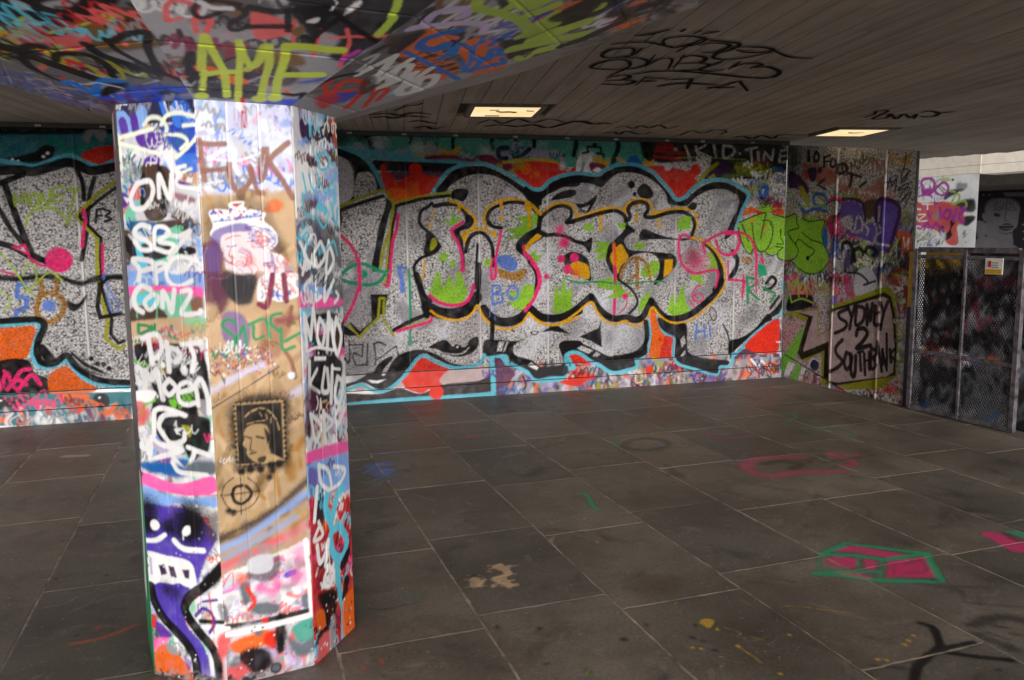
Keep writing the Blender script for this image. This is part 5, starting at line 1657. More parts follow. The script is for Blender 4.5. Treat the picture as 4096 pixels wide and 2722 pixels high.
'F': '''
s gr 64 15 a.45: 616,7439 854,7467 1078,7365
s gr 38 15 a.45: 627,7415 800,7597
s gr 24 15 a.45: 893,7254 1018,7468 1008,7598
s gr 46 16 a.4: 1481,7660 1362,7480 1467,7360 1628,7390
s gr 46 16 a.4: 1756,7628 1698,7439 1826,7353 1973,7479 1902,7671 1756,7628
s gr 22 16 a.4: 1968,7348 2118,7677 2155,7329 2361,7658
s gr 49 17 a.4: 2437,7649 2605,7633 2579,7291
s gr 29 17 a.4: 2625,7335 2816,7602 2847,7430
s gr 56 17 a.4: 2925,7549 3042,7641 3210,7534 3179,7350 3012,7328 2911,7472
s gr 30 17 a.4: 3195,7313 3404,7603 3442,7325 3671,7564
s bl 24 18 a.4: 1116,7562 1165,7336
s bl 21 20 a.4: 3362,7583 3317,7335
s lg 35 14 a.35: 1660,6786 1849,6911 2015,7000
s r2 21 19 a.4: 829,6389 848,6272
s r2 38 19 a.4: 894,6267 950,6319
s r2 44 19 a.4: 992,6285 1100,6351 1177,6245
s r2 20 19 a.5: 1259,6351 1254,6150
s r2 55 19 a.5: 1326,6206 1478,6280
s r2 42 19 a.5: 1386,6310 1442,6178
F bl 50 a.5: 495,5719 637,5673 710,5418 585,5244 528,5367
m bl 18 115 23 20: 504,5724 738,5649 660,5227 455,5327
s bl 49 22 a.35: 590,5939 723,5940 835,5868
s gr 42 11 a.5: 388,5272 489,5274 542,5292
s gr 29 11 a.5: 603,5322 668,5359 721,5407
s gr 35 10 a.85: 1720,4616 1758,4579 1721,4385 1720,4307
b gr 21 39 12 a.8: 1722,4320
F bk 45 a.6: 1445,5220 1505,5091 1665,5264 1690,5180 1552,5041 1455,5107
s gr 32 12 a.5: 2388,5627 2514,5829 2680,5856
s gr 37 11 a.5: 2388,5627 2429,5441 2659,5340
s bk 75 27 a.55: 2453,5606 2606,5749 2798,5696 2798,5541 2603,5420 2453,5496 2453,5606
b bl 27 49 18 a.6: 2736,5547
s gr 40 11 a.6: 4046,6239 4195,6164 4329,6094 4056,5870
s gr 17 11 a.6: 3998,6067 4150,6191
s gr 48 11 a.6: 3998,6067 4104,5984
s gr 29 10 a.6: 4302,6103 4302,5847 4304,5652 4105,5575 4061,5777
s gr 31 10 a.6: 4014,5468 4055,5284 4205,5284 4321,5357 4363,5523 4259,5611
s pk 111 28 a.55: 3041,4831 3163,4950 3387,4959 3538,4911
s pk 115 30 a.55: 3041,4831 3001,4622 3151,4574 3361,4579 3568,4513
s pk 83 28 a.6: 3789,4914 3817,4739 3761,4638 3692,4630
s pk 73 25 a.5: 3789,4914 3927,4912 3965,4815
s bk 72 23 a.6: 3181,4832 3342,4860 3425,4754 3311,4676
s bk 33 24 a.5: 3496,4770 3696,4910 3662,4797
s bk 35 20 a.5: 3594,4739 3865,4772 4082,4806
s pk 59 24 a.4: 3232,5755 3272,5589 3580,5549
s pk 51 20 a.4: 3239,5816 3294,5771
b bw 128 160 97 a.5: 5181,6648
f pk 10 a.85: 2618,3356 2759,3400 2949,3197 2822,3193 2719,3305
F pk 9 a.85: 2505,3253 2562,3293 2670,3241 2597,3149 2514,3175
f pk 9 a.85: 2703,3230 2748,3178 2667,3091 2619,3106
f pk 9 a.9: 2788,3165 3019,3156 2889,2934 2653,3007
F pk 9 a.85: 2456,3133 2555,3118 2590,3009 2517,3031
s mr 12 9 a.6: 2799,3128 2712,3027
s mr 23 9 a.6: 2853,3111 2962,3116 2876,3012 2784,3023
l gr 44 9 a.9: 2543,3339 2757,3418 3047,3187 2860,2892 2586,2993 2480,3078 2362,3149
l gr 43 9 a.9: 2547,3330 2707,3268 2795,3182 3047,3187
l gr 15 9 a.9: 2707,3268 2599,3131
l gr 38 9 a.9: 2434,3145 2662,3075
l gr 14 9 a.9: 2781,3187 2610,3003
s gr 13 9 a.8: 2528,3328 2396,3160
F pk 15 a.9: 3526,3333 3605,3324 3668,3156 3551,3051 3474,3083 3492,3189
F bk 15 a.7: 3633,3304 3674,3269 3672,3159 3600,3182
F gr 13 a.9: 3683,3323 3778,3254 3686,3172
s bk 38 6: 2466,2591 2484,2546 2432,2459 2379,2403 2285,2362 2206,2319 2100,2227
l bk 31 6: 2390,2400 2544,2403
s bk 37 6: 2382,2378 2454,2322 2571,2255
s bk 15 6 a.7: 2045,2378 2145,2318
s bk 59 27 a.75: 2660,2521 2823,2540 2906,2473
s bk 61 25 a.75: 2612,2445 2646,2372 2645,2324
s bk 21 12 a.4: 2729,2916 2861,2809 2803,2702
s bk 23 12 a.4: 2861,2845 3001,2786
s bk 22 11 a.4: 2793,2693 2915,2626 2993,2588
s bk 22 10 a.6: 2660,2456 2693,2383
s bk 23 10 a.6: 2729,2494 2765,2463
s bk 20 10 a.6: 2745,2417 2774,2396
F ye 4 a.8: 1601,2868 1634,2891 1674,2873 1667,2848 1612,2800 1599,2828
f ye 3 a.8: 1625,2783 1658,2818 1648,2769
l ye 10 3 a.7: 1675,2800 1721,2735
l ye 10 3 a.7: 1737,2695 1771,2655
l ye 10 4 a.8: 1643,2650 1658,2600 1666,2506
l ye 12 4 a.7: 2031,2893 2126,2844
l ye 13 4 a.7: 2148,2824 2256,2752
b ye 12 13 4 a.8: 1475,2685 1502,2668 1652,2643 1895,2663 1689,2421 2365,2515 2277,2465 2315,2488 2098,2402 2129,2388
b ch 10 13 5 a.8: 1518,2752 1540,2720 1546,2640 1575,2845 1509,2761
F tn 5 a.8: 777,3564 825,3574 827,3481 769,3462
m tn 26 37 13 10: 915,3708 1041,3669 966,3408 848,3444
m tn 12 32 11 10: 779,3602 860,3577 825,3435 747,3458
F tn 5 a.85: 917,3666 972,3694 998,3567 958,3526 960,3423 916,3453 876,3534 951,3582
b tn 10 20 5 a.7: 1529,3824 1392,4165 1593,4178
F tn 6 a.6: 1286,3921 1359,3989 1302,3872 1300,3726 1297,3810
b bk 10 17 5 a.8: 788,3069 951,3004 1382,2910 1235,2825 1251,2824
F bk 4 a.7: 876,2741 898,2746 907,2728 885,2723
b bk 5 9 3 a.8: 367,2997 331,2956 447,2964 268,2952 306,2925 291,2829 280,3012 266,2992 342,2872
b or 12 24 11 a.6: 225,2905 294,2934
s bk 14 6 a.6: 290,3396 358,3368 437,3381 511,3394
F bw 42 a.4: 1459,3341 1712,3298 1652,3181 1453,3242
F tl 30 a.3: 452,3484 552,3518 536,3427 456,3420
s or 26 11 a.55: -889,3427 -831,3434 -766,3453 -651,3535
b or 12 26 16 a.5: -797,3692 -812,3546
s lg 16 8 a.35: -1077,3824 -1007,3841 -960,3905
s lg 14 7 a.35: -956,3750 -894,3806 -890,3864
s lg 15 8 a.35: -866,3817 -784,3871 -715,3830
s gr 114 35 a.4: -1776,7662 -1585,7749 -1390,7762
s tl 98 33 a.4: -1726,7432 -1470,7454 -1363,7601
s lg 78 16 a.6: -1635,6603 -1490,6578
b pk 17 53 24 a.6: -2075,6712 -2090,7375 -1306,7260 -1275,6598
''',
'Q': '''
s bk 30 2: 1742,3885 1802,3859 1869,3738
s bk 13 2: 1853,3996 1829,3810
s bk 29 3: 1704,4089 1775,4040 1872,4007 1985,4049 2065,4085 2100,4022 2118,3986
s bk 27 2: 2002,4067 1937,3951 1958,3876 2037,3840 2138,3878 2137,4014 2075,4066
l bk 21 3: 2128,4182 2112,3829
s bk 30 3: 2167,4006 2215,3942 2332,3968 2338,4134 2259,4152
s bk 33 3: 2131,3880 2235,3896 2365,3928 2390,4064 2365,4156 2402,4262 2501,4289 2573,4222 2651,4055
s bk 33 3: 2366,4014 2455,3974 2599,3987 2615,4069 2515,4092 2420,4057
s bk 30 3: 2620,4011 2767,4116 2868,4154 2972,4145
l bk 23 2: 1939,3770 1937,3710
l bk 18 2: 2016,3789 2027,3712
l bk 29 2: 2061,3788 2122,3712
s bk 28 3: 1904,4131 1918,4313 1826,4395 1758,4351 1751,4214 1829,4148 1880,4183 1908,4292
s bk 33 3: 1826,4395 1918,4361 2029,4385 2103,4496 2077,4636 1953,4699 1814,4662 1831,4493 1910,4425 1989,4489 2036,4645 2024,4872
l bk 16 3: 2039,4256 2130,4590
s bk 25 3: 2118,4559 2114,4365 2186,4349 2287,4595
l bk 15 3: 2198,4219 2314,4589
s bk 35 3: 2216,4311 2251,4236 2361,4277 2381,4399 2269,4457
s bk 37 3: 2381,4399 2476,4443 2473,4581 2385,4636
s bk 35 3: 2504,4332 2493,4473 2487,4578 2590,4604 2633,4537
l bk 20 3: 2604,4309 2660,4538
s bk 35 3: 2644,4507 2662,4367 2772,4355 2770,4478
s bk 46 3: 2758,4460 2852,4418 3009,4530 3065,4706 2932,4736 2744,4701 2562,4668 2393,4649 2252,4681 2146,4799
s bk 41 3: 2027,4940 2094,4848 2160,4872 2155,4989 2059,5043
s bk 44 4: 2155,4989 2253,5008 2243,5134 2077,5146
l bk 16 3: 2258,4842 2326,5158
s bk 46 3: 2268,4885 2424,4881
l bk 52 3: 2296,4998 2391,4968
l bk 40 4: 2428,4928 2578,4847 2720,5185
s bk 51 4: 2476,5146 2583,5016 2851,4998
l bk 35 4: 2856,5173 2911,4985 2925,4849 3186,5169
l bk 52 4: 2832,5111 3023,5069
s bk 37 6: 2541,6913 2584,6794 2738,6964 2786,6863 2898,6916
s bk 30 6: 3027,7167 3064,7039 3216,7171 3196,6972 3351,7103 3348,6902 3543,7106 3561,6906
s bk 39 6: 3065,7548 3132,7445 3260,7602 3237,7380 3467,7561 3503,7372
s bk 31 6: 3905,7570 3845,7216 4047,7355 4026,7094 4207,7189 4257,7407
s bk 45 7: 4562,7639 4571,7489 4807,7694 4735,7409 5001,7605 4898,7329 5180,7303
s bk 39 4: 4911,6103 4855,5912 4755,5768 4834,5725 4946,5950 5045,6165 5124,6088 4990,5884 5257,6122 5109,5859 5335,6045 5219,5836 5416,6089
s bk 46 4: 5189,5759 5201,5674 5384,5773 5482,5955 5355,5952
s bk 52 4: 5380,5802 5399,5714 5439,5651
s bk 44 6: 729,6803 862,6711 969,6794 1066,6636 1219,6684
s bk 47 6: 760,6981 861,6900 943,6969 1046,6820 1230,6884
s bk 27 6: 903,6569 951,6335 1028,6247 1055,6138
s bk 48 7: 1097,7161 1185,7070 1280,7170 1364,7200
s bk 51 7: 1209,7548 1295,7409 1376,7557 1454,7458
s bk 31 7: 1709,7130 1769,6887 1928,7086 1981,6798 2172,6988 2255,6742 2456,6931
s bk 49 7: 1820,7304 1927,7183 2116,7264 2215,7125 2409,7288 2471,7053 2528,6822 2725,6972 2878,6893
''',
'P': '''
f wh 1: -232,2739 1338,2648 1430,1291 -144,1275
m lg,gy,wh,ch,sl 120 91 21 60: -73,2642 597,2595 677,1350 7,1346
F y2 20 a.8: 504,2574 690,2588 755,2530 603,2499
b bk 23 23 6: 786,2534
F gy 23: 881,2467 1061,2456 1052,2363 888,2359
F ch 23: 705,2356 1009,2352 893,2291 744,2231 623,2182
F ch 23: 874,2116 1211,2182 1240,1968 974,1977
F ch 17: 1040,1881 1246,1875 1238,1782 1081,1704 954,1815
F sa 15: -48,2240 175,2145 624,2168 939,2046 1054,1894 1049,1745 931,1707 966,1406 768,1378 666,1517 434,1658 2,1693
F gy 30 a.8: 418,1911 541,1991 520,1825
F bk 18: 561,1671 653,1711 730,1489 601,1545
F bk 15: 786,1819 881,1776 812,1654 835,1544 732,1461 666,1517 781,1654
F lg 30: 596,1629 690,1628 699,1489 636,1489
s mg 52 8: 191,2426 136,2514 181,2582 343,2585 413,2497 390,2359 297,2294 180,2343 159,2414
F mg 12: 177,2385 322,2419 392,2331 298,2280 199,2299
s mg 50 7: 481,2437 603,2499 701,2424 677,2316 555,2268 438,2357 481,2437
l bk 17 4: 497,2436 614,2320
l bk 17 4: 543,2447 643,2359
s y2 32 7: 737,2340 845,2321
s y2 38 7: 782,2120 864,2266 941,2248 903,2129 814,2105 1022,2150 1085,2094 1074,2041
s mg 59 8: -20,2067 22,1922
s mg 43 8: 101,2276 297,2294 499,2145 405,2122
l mg 53 8: 278,2084 356,1871
s mg 53 7: 553,2046 596,1865
s mg 51 7: 696,2014 641,1905 723,1834 777,1956 696,2014
l mg 51 7: 775,1997 849,1790 896,2007
s mg 50 7: 947,1924 1030,2029 1062,1988 951,1869 1048,1759
l mg 51 8: -20,1779 271,1675
l mg 55 8: 223,1647 295,1802 402,1659 491,1770 660,1614
l mg 34 8: 2,1707 302,1688
l wh 32 5: 7,2166 35,2265 89,2191 135,2260 174,2173
l wh 33 5: 207,2172 251,2254 272,2169
l wh 28 5: 305,2168 332,2251 402,2164 412,2261
s wh 26 4: 540,2254 461,2244 466,2175 561,2171
l wh 28 5: 43,2136 48,2050 149,2032
l wh 25 5: 176,2131 405,2115
l wh 29 5: 292,2112 298,2027
l wh 29 5: 38,1936 93,1863 30,1793
s wh 27 5: 105,1934 255,1930 112,1820 294,1816
s wh 30 5: 170,1705 85,1720 90,1648 191,1633
s wh 29 5: 221,1675 208,1619 275,1604 287,1674
l wh 29 5: 310,1575 321,1660 376,1560 386,1659
s wh 29 5: 420,1630 426,1532
m lg,sl,wh,li,y2 60 77 18 40: -11,1635 502,1602 582,1349 -10,1346
F ry 21 a.8: 323,1362 418,1405 455,1335
m ch,gy 10 43 14 20: 1008,1678 1113,1677 1131,1407 1026,1407
''',
'M': '''
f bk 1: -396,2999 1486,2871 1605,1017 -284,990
F g2 5: 173,2149 284,2291 431,2317 606,2310 753,2256 846,2126 831,1904 814,1712 735,1601 766,1328 663,1360 452,1458 224,1542 220,1853
F g2 5: 130,1986 197,2001 221,1837 160,1855
F g2 5: -21,1842 209,1788 209,1525 128,1361 20,1659
F g2 5: 77,1460 301,1492 751,1328 815,1231 14,1228
s ch 19 3: 174,2132 286,2258 431,2309 606,2302 753,2240 847,2110
s ch 16 3: 356,2078 442,2123 532,2088 446,2059 372,2069
s ch 16 3: 620,2069 704,2115 778,2064 694,2043 628,2061
F bk 5: 361,1996 465,1977 483,1928 380,1931
s bk 15 3: 591,2070 575,1845 649,1828
F bk 5: 481,1718 608,1780 742,1730 718,1650 604,1619 499,1653
l g2 19 3: 509,1734 727,1730
l g2 16 3: 528,1661 717,1666
l bk 10 3: 334,2208 368,2126
l bk 10 3: 390,2254 412,2141
l bk 10 3: 463,2268 470,2139
l bk 11 3: 540,2200 515,2121
l bk 12 3: 592,2295 591,2070
l bk 10 3: 638,2245 673,2148
l bk 10 3: 710,2242 716,2146
s bk 14 3: 473,1604 593,1555 736,1585
f g2 5: 512,2426 969,2413 974,2326 560,2344
b gy 12 12 5: 136,2395 249,2390 926,1742 935,1599 952,1440
''',
}

# ------------------------------------------------------------------ ground and floor
H = 2.60
def plane_mesh(name, pts): return raw_mesh(name, pts, [list(range(len(pts)))])
g = link('ground', plane_mesh('ground', [(-600, -600, -.02), (600, -600, -.02), (600, 600, -.02), (-600, 600, -.02)]), None, M_PAVE)  # unseen paving near the camera, made pale to bounce light up to the ceiling
tag(g, 'pale paved ground outside the undercroft', kind='structure')

FA = R(3.43)
fn = np.array([math.cos(FA), math.sin(FA)]); fm = np.array([-math.sin(FA), math.cos(FA)])
floor = link('floor', plane_mesh('floor', [(-4.2, 1.15, -.0014), (7.9, 1.15, -.0014), (7.9, 8.2, -.0014), (-4.2, 8.2, -.0014)]), None, M_MORTAR)
tag(floor, 'dark stone flag floor with tan mortar joints', kind='structure')
cvF = Canvas(-3.2, 6.6, 1.9, 8.0, .008, COL['ch'], wear=.2)
cvF.run(PAINT['F'])
# dark soft rings, fading outward, where the column meets the flags
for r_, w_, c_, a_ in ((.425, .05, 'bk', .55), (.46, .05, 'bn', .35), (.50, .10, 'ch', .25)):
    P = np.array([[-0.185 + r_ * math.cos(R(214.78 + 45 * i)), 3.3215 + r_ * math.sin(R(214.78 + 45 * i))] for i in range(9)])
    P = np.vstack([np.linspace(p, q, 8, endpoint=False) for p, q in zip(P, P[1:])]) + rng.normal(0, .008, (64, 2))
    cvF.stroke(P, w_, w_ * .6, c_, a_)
cvF.rgb = np.clip(cvF.rgb * np.where(cvF.rgb.max(-1, keepdims=True) > .06, 1.75, 1.0), 0, .92)  # floor paint lightened in colour to make up for weak light there
OFFS = {-3: 4.06, -1: 3.945, 0: 4.06, 1: 3.90, 2: 3.15, 3: 3.88, 4: 3.86}
tiles = []
for k in range(-9, 13):
    c0 = .92 + .603 * k
    off = OFFS.get(k, 3.1 + .92 * random.random())
    y = off - .92 * math.ceil((off + 2.6) / .92)
    while y < 8.1:
        m0, m1 = y, min(y + .92, 8.6); y += .92
        ctr = fn * (c0 + .3015) + fm * (m0 + m1) / 2
        if ctr[1] > 8.2 or ctr[1] < 1.5 or ctr[0] < -4.2 or ctr[0] > 7.5: continue
        tiles.append((c0, c0 + .603, m0, m1, ctr))
# dusty, chipped flag edges along the joints
def fxy(c_, m_): return fn * c_ + fm * m_
for c0, c1, m0, m1, ctr in tiles:
    if ctr[1] > 6.2: continue
    for p, q in ((fxy(c0, m0), fxy(c1, m0)), (fxy(c0, m0), fxy(c0, m1))):
        for i in range(random.choice((1, 2, 3))):
            t0 = random.random() * .8; t1 = min(1, t0 + random.uniform(.08, .5))
            ts = np.linspace(t0, t1, 6)[:, None]
            P = p * (1 - ts) + q * ts + rng.normal(0, .003, (6, 2))
            cvF.stroke(crom(P), random.uniform(.004, .014), random.uniform(.003, .008), random.choice(('tn', 'tn', 'gy', 'ch')), random.uniform(.15, .55))
for i in range(90):
    q = np.array([random.uniform(-2.5, 4.5), 2.0 + 4.0 * random.random() ** 1.5]); r_ = random.uniform(.004, .016)
    cvF.blob(q, r_, r_ * random.uniform(.5, 1), r_ * .5, random.choice(('tn', 'lg', 'ch', 'bk', 'gy')), random.uniform(.35, .8))
for i in range(26):
    q = np.array([random.uniform(-2.5, 5), random.uniform(2.2, 7)]); r_ = random.uniform(.06, .25)
    cvF.blob(q, r_, r_ * random.uniform(.4, 1), r_ * .9, random.choice(('bw', 'bn', 'ch', 'g2')), random.uniform(.1, .3))
front = True
for c0, c1, m0, m1, ctr in tiles:
        g4 = [random.choice((.0005, .0022, .0034, .0048, .0062)) for _ in range(4)]
        # is there paint on this flag?
        uu, vv = np.meshgrid(np.linspace(c0, c1, 40), np.linspace(m0, m1, 60))
        X = uu * fn[0] + vv * fm[0]; Y = uu * fn[1] + vv * fm[1]
        inb = (X > -3.15) & (X < 6.55) & (Y > 1.95) & (Y < 7.95)
        pv = cvF.sample(X, Y)[..., 4] * inb
        res = .009 if pv.max() > .05 else (.05 if front else .3)
        nu = max(3, int((c1 - c0) / res)); nv = max(3, int((m1 - m0) / res))
        U = np.linspace(c0 + g4[0], c1 - g4[1], nu); V = np.linspace(m0 + g4[2], m1 - g4[3], nv)
        uu, vv = np.meshgrid(U, V)
        # worn, slightly ragged edges
        def rag(n_):
            t = np.interp(np.arange(n_), np.linspace(0, n_ - 1, max(4, n_ // 4)), np.abs(rng.normal(0, .0026, max(4, n_ // 4))))
            if random.random() < .25 and front:
                i = random.randrange(n_); t = t + .014 * random.random() * np.exp(-((np.arange(n_) - i) / (n_ * .06)) ** 2)
            return t
        uu[:, 0] += rag(nv); uu[:, -1] -= rag(nv); vv[0] += rag(nu); vv[-1] -= rag(nu)
        X = uu * fn[0] + vv * fm[0]; Y = uu * fn[1] + vv * fm[1]
        zt = abs(random.gauss(0, .0005))
        Z = np.full_like(X, zt)
        ext = np.zeros_like(Z); ext[0] = ext[-1] = ext[:, 0] = ext[:, -1] = 1
        Z -= ext * .0004
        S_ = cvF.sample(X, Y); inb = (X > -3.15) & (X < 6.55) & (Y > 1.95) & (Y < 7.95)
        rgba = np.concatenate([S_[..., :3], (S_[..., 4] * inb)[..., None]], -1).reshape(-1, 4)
        co = np.stack([X, Y, Z], -1).reshape(-1, 3)
        q = grid_quads(nu, nv)
        idx = np.arange(nu * nv).reshape(nv, nu)
        ring = np.concatenate([idx[0, :-1], idx[:-1, -1], idx[-1, :0:-1], idx[:0:-1, 0]])
        low = co[ring].copy(); low[:, 2] = -.03
        b0 = len(co); nr = len(ring); a = np.arange(nr); a2 = (a + 1) % nr
        side = np.stack([ring[a2], ring[a], b0 + a, b0 + a2], -1)
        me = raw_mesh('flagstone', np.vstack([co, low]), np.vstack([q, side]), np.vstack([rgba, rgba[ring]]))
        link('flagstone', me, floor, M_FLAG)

# ------------------------------------------------------------------ ceiling of board-marked concrete
CA = R(-8.3)                                  # boards run almost straight away from the camera
slab = link('ceiling', raw_mesh('ceiling', [(-3.6, .95, H + .02), (9.9, .95, H + .02), (9.08, 8.30, H + .02), (8.48, 9.48, H + .02), (8.3, 9.9, H + .02), (-3.6, 9.9, H + .02),
    (-3.6, .95, H + .55), (9.9, .95, H + .55), (9.08, 8.30, H + .55), (8.48, 9.48, H + .55), (8.3, 9.9, H + .55), (-3.6, 9.9, H + .55)],
    [[0, 1, 2, 5], [2, 3, 4, 5], [6, 11, 8, 7], [8, 11, 10, 9], [0, 6, 7, 1], [1, 7, 8, 2], [2, 8, 9, 3], [3, 9, 10, 4], [4, 10, 11, 5], [5, 11, 6, 0]]), None, M_GROOVE)
tag(slab, 'low concrete ceiling marked with timber boards', kind='structure')
ca, sa_ = math.cos(CA), math.sin(CA)
def to_b(x, y): return x * ca + y * sa_, -x * sa_ + y * ca      # board frame: across, along
def from_b(a, b): return a * ca - b * sa_, a * sa_ + b * ca
poly = [(-3.55, 1.0), (9.85, 1.0), (9.05, 8.28), (8.46, 9.45), (8.28, 9.86), (-3.55, 9.86)]
pb = [to_b(*p) for p in poly]
def clip_len(a):
    ts = []
    for (a0, b0), (a1, b1) in zip(pb, pb[1:] + pb[:1]):
        if (a0 - a) * (a1 - a) < 0: ts.append(b0 + (b1 - b0) * (a - a0) / (a1 - a0))
    return (min(ts), max(ts)) if len(ts) >= 2 else None
a = min(p[0] for p in pb) + .02; amax = max(p[0] for p in pb)
LIGHTS = [((1.75, 6.38), .60), ((5.47, 6.98), .60)]
nb = 0
while a < amax - .05:
    nb += 1
    w = random.uniform(.135, .155)
    r0, r1 = clip_len(a + .004), clip_len(a + w - .004)
    if r0 and r1:
        lo, hi = max(r0[0], r1[0]), min(r0[1], r1[1])
        cuts = [lo]; t = lo + random.uniform(.5, 3.6)
        while t < hi - .4: cuts.append(t); t += random.uniform(2.6, 4.2)
        cuts.append(hi)
        for s0, s1 in zip(cuts, cuts[1:]):
            gp = (.0008, .0030)[nb % 2] + random.uniform(0, .001); z = H + random.gauss(.0, .00008)
                        # lamps are let into the ceiling: leave their boards out of the opening
            spans = [(s0, s1)]
            for (lx, ly), ls in LIGHTS:
                la, lb = to_b(lx, ly)
                if a + w > la - ls / 2 and a < la + ls / 2:
                    ns_ = []
                    for x0, x1 in spans:
                        if x1 < lb - ls / 2 or x0 > lb + ls / 2: ns_.append((x0, x1)); continue
                        if x0 < lb - ls / 2 - .02: ns_.append((x0, lb - ls / 2))
                        if x1 > lb + ls / 2 + .02: ns_.append((lb + ls / 2, x1))
                    spans = ns_
            for x0, x1 in spans:
                co = []
                for zz in (z, H + .03):
                    for (pa, pbb) in ((a + gp, x0 + .001), (a + gp, x1 - .001), (a + w - gp, x1 - .001), (a + w - gp, x0 + .001)):
                        co.append((pa, pbb, zz))
                me = raw_mesh('board', co, [[0, 1, 2, 3], [7, 6, 5, 4], [0, 4, 5, 1], [1, 5, 6, 2], [2, 6, 7, 3], [3, 7, 4, 0]])
                o = link('board', me, slab, M_BOARD); o.rotation_euler.z = CA
    a += w
# black spray tags on the ceiling: thin paint films
def ribbon(P, w, z):
    P = np.asarray(P); d = np.gradient(P, axis=0); L = np.hypot(d[:, 0], d[:, 1])[:, None] + 1e-9
    n_ = np.stack([-d[:, 1], d[:, 0]], -1) / L
    t = np.linspace(0, 1, len(P))[:, None]; ww = w * (.75 + .35 * np.sin(t * math.pi))
    A = P + n_ * ww / 2; B = P - n_ * ww / 2
    co = np.vstack([np.c_[A, np.full(len(P), z)], np.c_[B, np.full(len(P), z)]]); k = len(P); i = np.arange(k - 1)
    return co, np.stack([i, i + 1, k + i + 1, k + i], -1)
groups = {}
for ln in PAINT['Q'].strip().splitlines():
    h, pt = ln.split(':'); h = h.split()
    P = np.array([[float(x) for x in q.split(',')] for q in pt.split()]) / 1000.0
    if h[0] == 's': P = crom(P)
    else: P = np.vstack([np.linspace(p, q, 4, endpoint=False) for p, q in zip(P, P[1:])] + [P[-1:]])
    groups.setdefault((round(P[:, 0].mean() / 1.6), round(P[:, 1].mean() / 1.2)), []).append(ribbon(P, float(h[2]) * .72 / 1000, H - .0062 - .0004 * random.random()))
for g_ in groups.values():
    co = []; qs = []; b0 = 0
    for c_, q_ in g_: co.append(c_); qs.append(q_ + b0); b0 += len(c_)
    link('spray_tag', raw_mesh('spray_tag', np.vstack(co), np.vstack(qs)), slab, M_BLACK)

# ------------------------------------------------------------------ long graffiti wall
WY = 7.87
cvW = Canvas(-2.75, 5.45, 0, 2.62, .007, COL['sv'], 1.0)
cvW.run(PAINT['W'])
def patch(cv, us, vs, fxyz, extra=None):
    uu, vv = np.meshgrid(us, vs)
    co = fxyz(uu, vv)
    S_ = cv.sample(uu, vv)
    return np.stack(co, -1).reshape(-1, 3), grid_quads(len(us), len(vs)), S_[..., :4].reshape(-1, 4)
def lins(a_, b_, res): return np.linspace(a_, b_, max(2, int(round((b_ - a_) / res)) + 1))

wall = empty('graffiti_wall', (1.4, WY, 0), 'long pebble-textured wall with huge chrome and black bubble letters under the low ceiling', 'wall')
def kid(name, me, parent, mat):
    o = link(name, me, parent, mat); o.matrix_parent_inverse = Matrix.Translation(-parent.location); return o
seams = [1.168 + .715 * k for k in range(-6, 6)] + [5.36]
seams = [-3.8] + seams
for s0, s1 in zip(seams, seams[1:]):
    vis = s1 > -2.75
    co, q, c_ = patch(cvW, lins(s0 + .006, s1 - .006, .007 if vis else .1), lins(.292, 2.556, .007 if vis else .1), lambda u, v: (u, np.full_like(u, WY), v))
    # panel returns so that the joint is a real recess
    kid('panel', raw_mesh('panel', co, q, c_), wall, M_WALL)
kid('backing', boxmesh('backing', [((.78, WY + .07, 1.3), (9.16, .12, 2.6), 0)]), wall, M_TRIM)
for s_ in seams[1:-1]:
    us = np.linspace(-1, 1, 9)
    prof = -.0015 - .009 * np.sqrt(np.clip(1 - us ** 2, 0, 1))
    vs_ = lins(.292, 2.556, .010)
    uu, vv = np.meshgrid(s_ + us * .014, vs_)
    S_ = cvW.sample(uu, vv)
    co = np.stack([uu, WY + np.broadcast_to(prof, uu.shape), vv], -1).reshape(-1, 3)
    c_ = S_[..., :4].reshape(-1, 4).copy(); c_[:, 3] *= .25
    c_[:, :3] *= .86
    kid('joint_strip', raw_mesh('joint_strip', co, grid_quads(9, len(vs_)), c_, True), wall, M_BEAD)
for z0, z1, pr in ((.0, .128, .034), (.134, .286, .028)):
    vs_ = lins(z0, z1, .008); us = lins(-2.75, 5.35, .008)
    co, q, c_ = patch(cvW, us, vs_, lambda u, v: (u, np.full_like(u, WY - pr), v))
    top = np.array([[-2.75, WY - pr, z1], [5.35, WY - pr, z1], [5.35, WY + .01, z1], [-2.75, WY + .01, z1], [-2.75, WY - pr, z0], [5.35, WY - pr, z0], [5.35, WY + .01, z0], [-2.75, WY + .01, z0]])
    b0 = len(co)
    me = raw_mesh('skirting_board', np.vstack([co, top]), np.vstack([q, [[b0, b0 + 1, b0 + 2, b0 + 3], [b0 + 4, b0 + 7, b0 + 6, b0 + 5]]]), np.vstack([c_, np.tile([.02, .02, .02, 0], (8, 1))]))
    kid('skirting_board', me, wall, M_SKIRT)
kid('head_trim', boxmesh('head_trim', [((.78, WY - .012, 2.578), (9.16, .05, .04), 0)]), wall, M_TRIM)
for i in range(14):
    kid('trim_clip', boxmesh('trim_clip', [((-2.0 + .53 * i + random.gauss(0, .03), WY - .042, 2.574), (.045, .012, .018), 0)]), wall, M_STEEL)

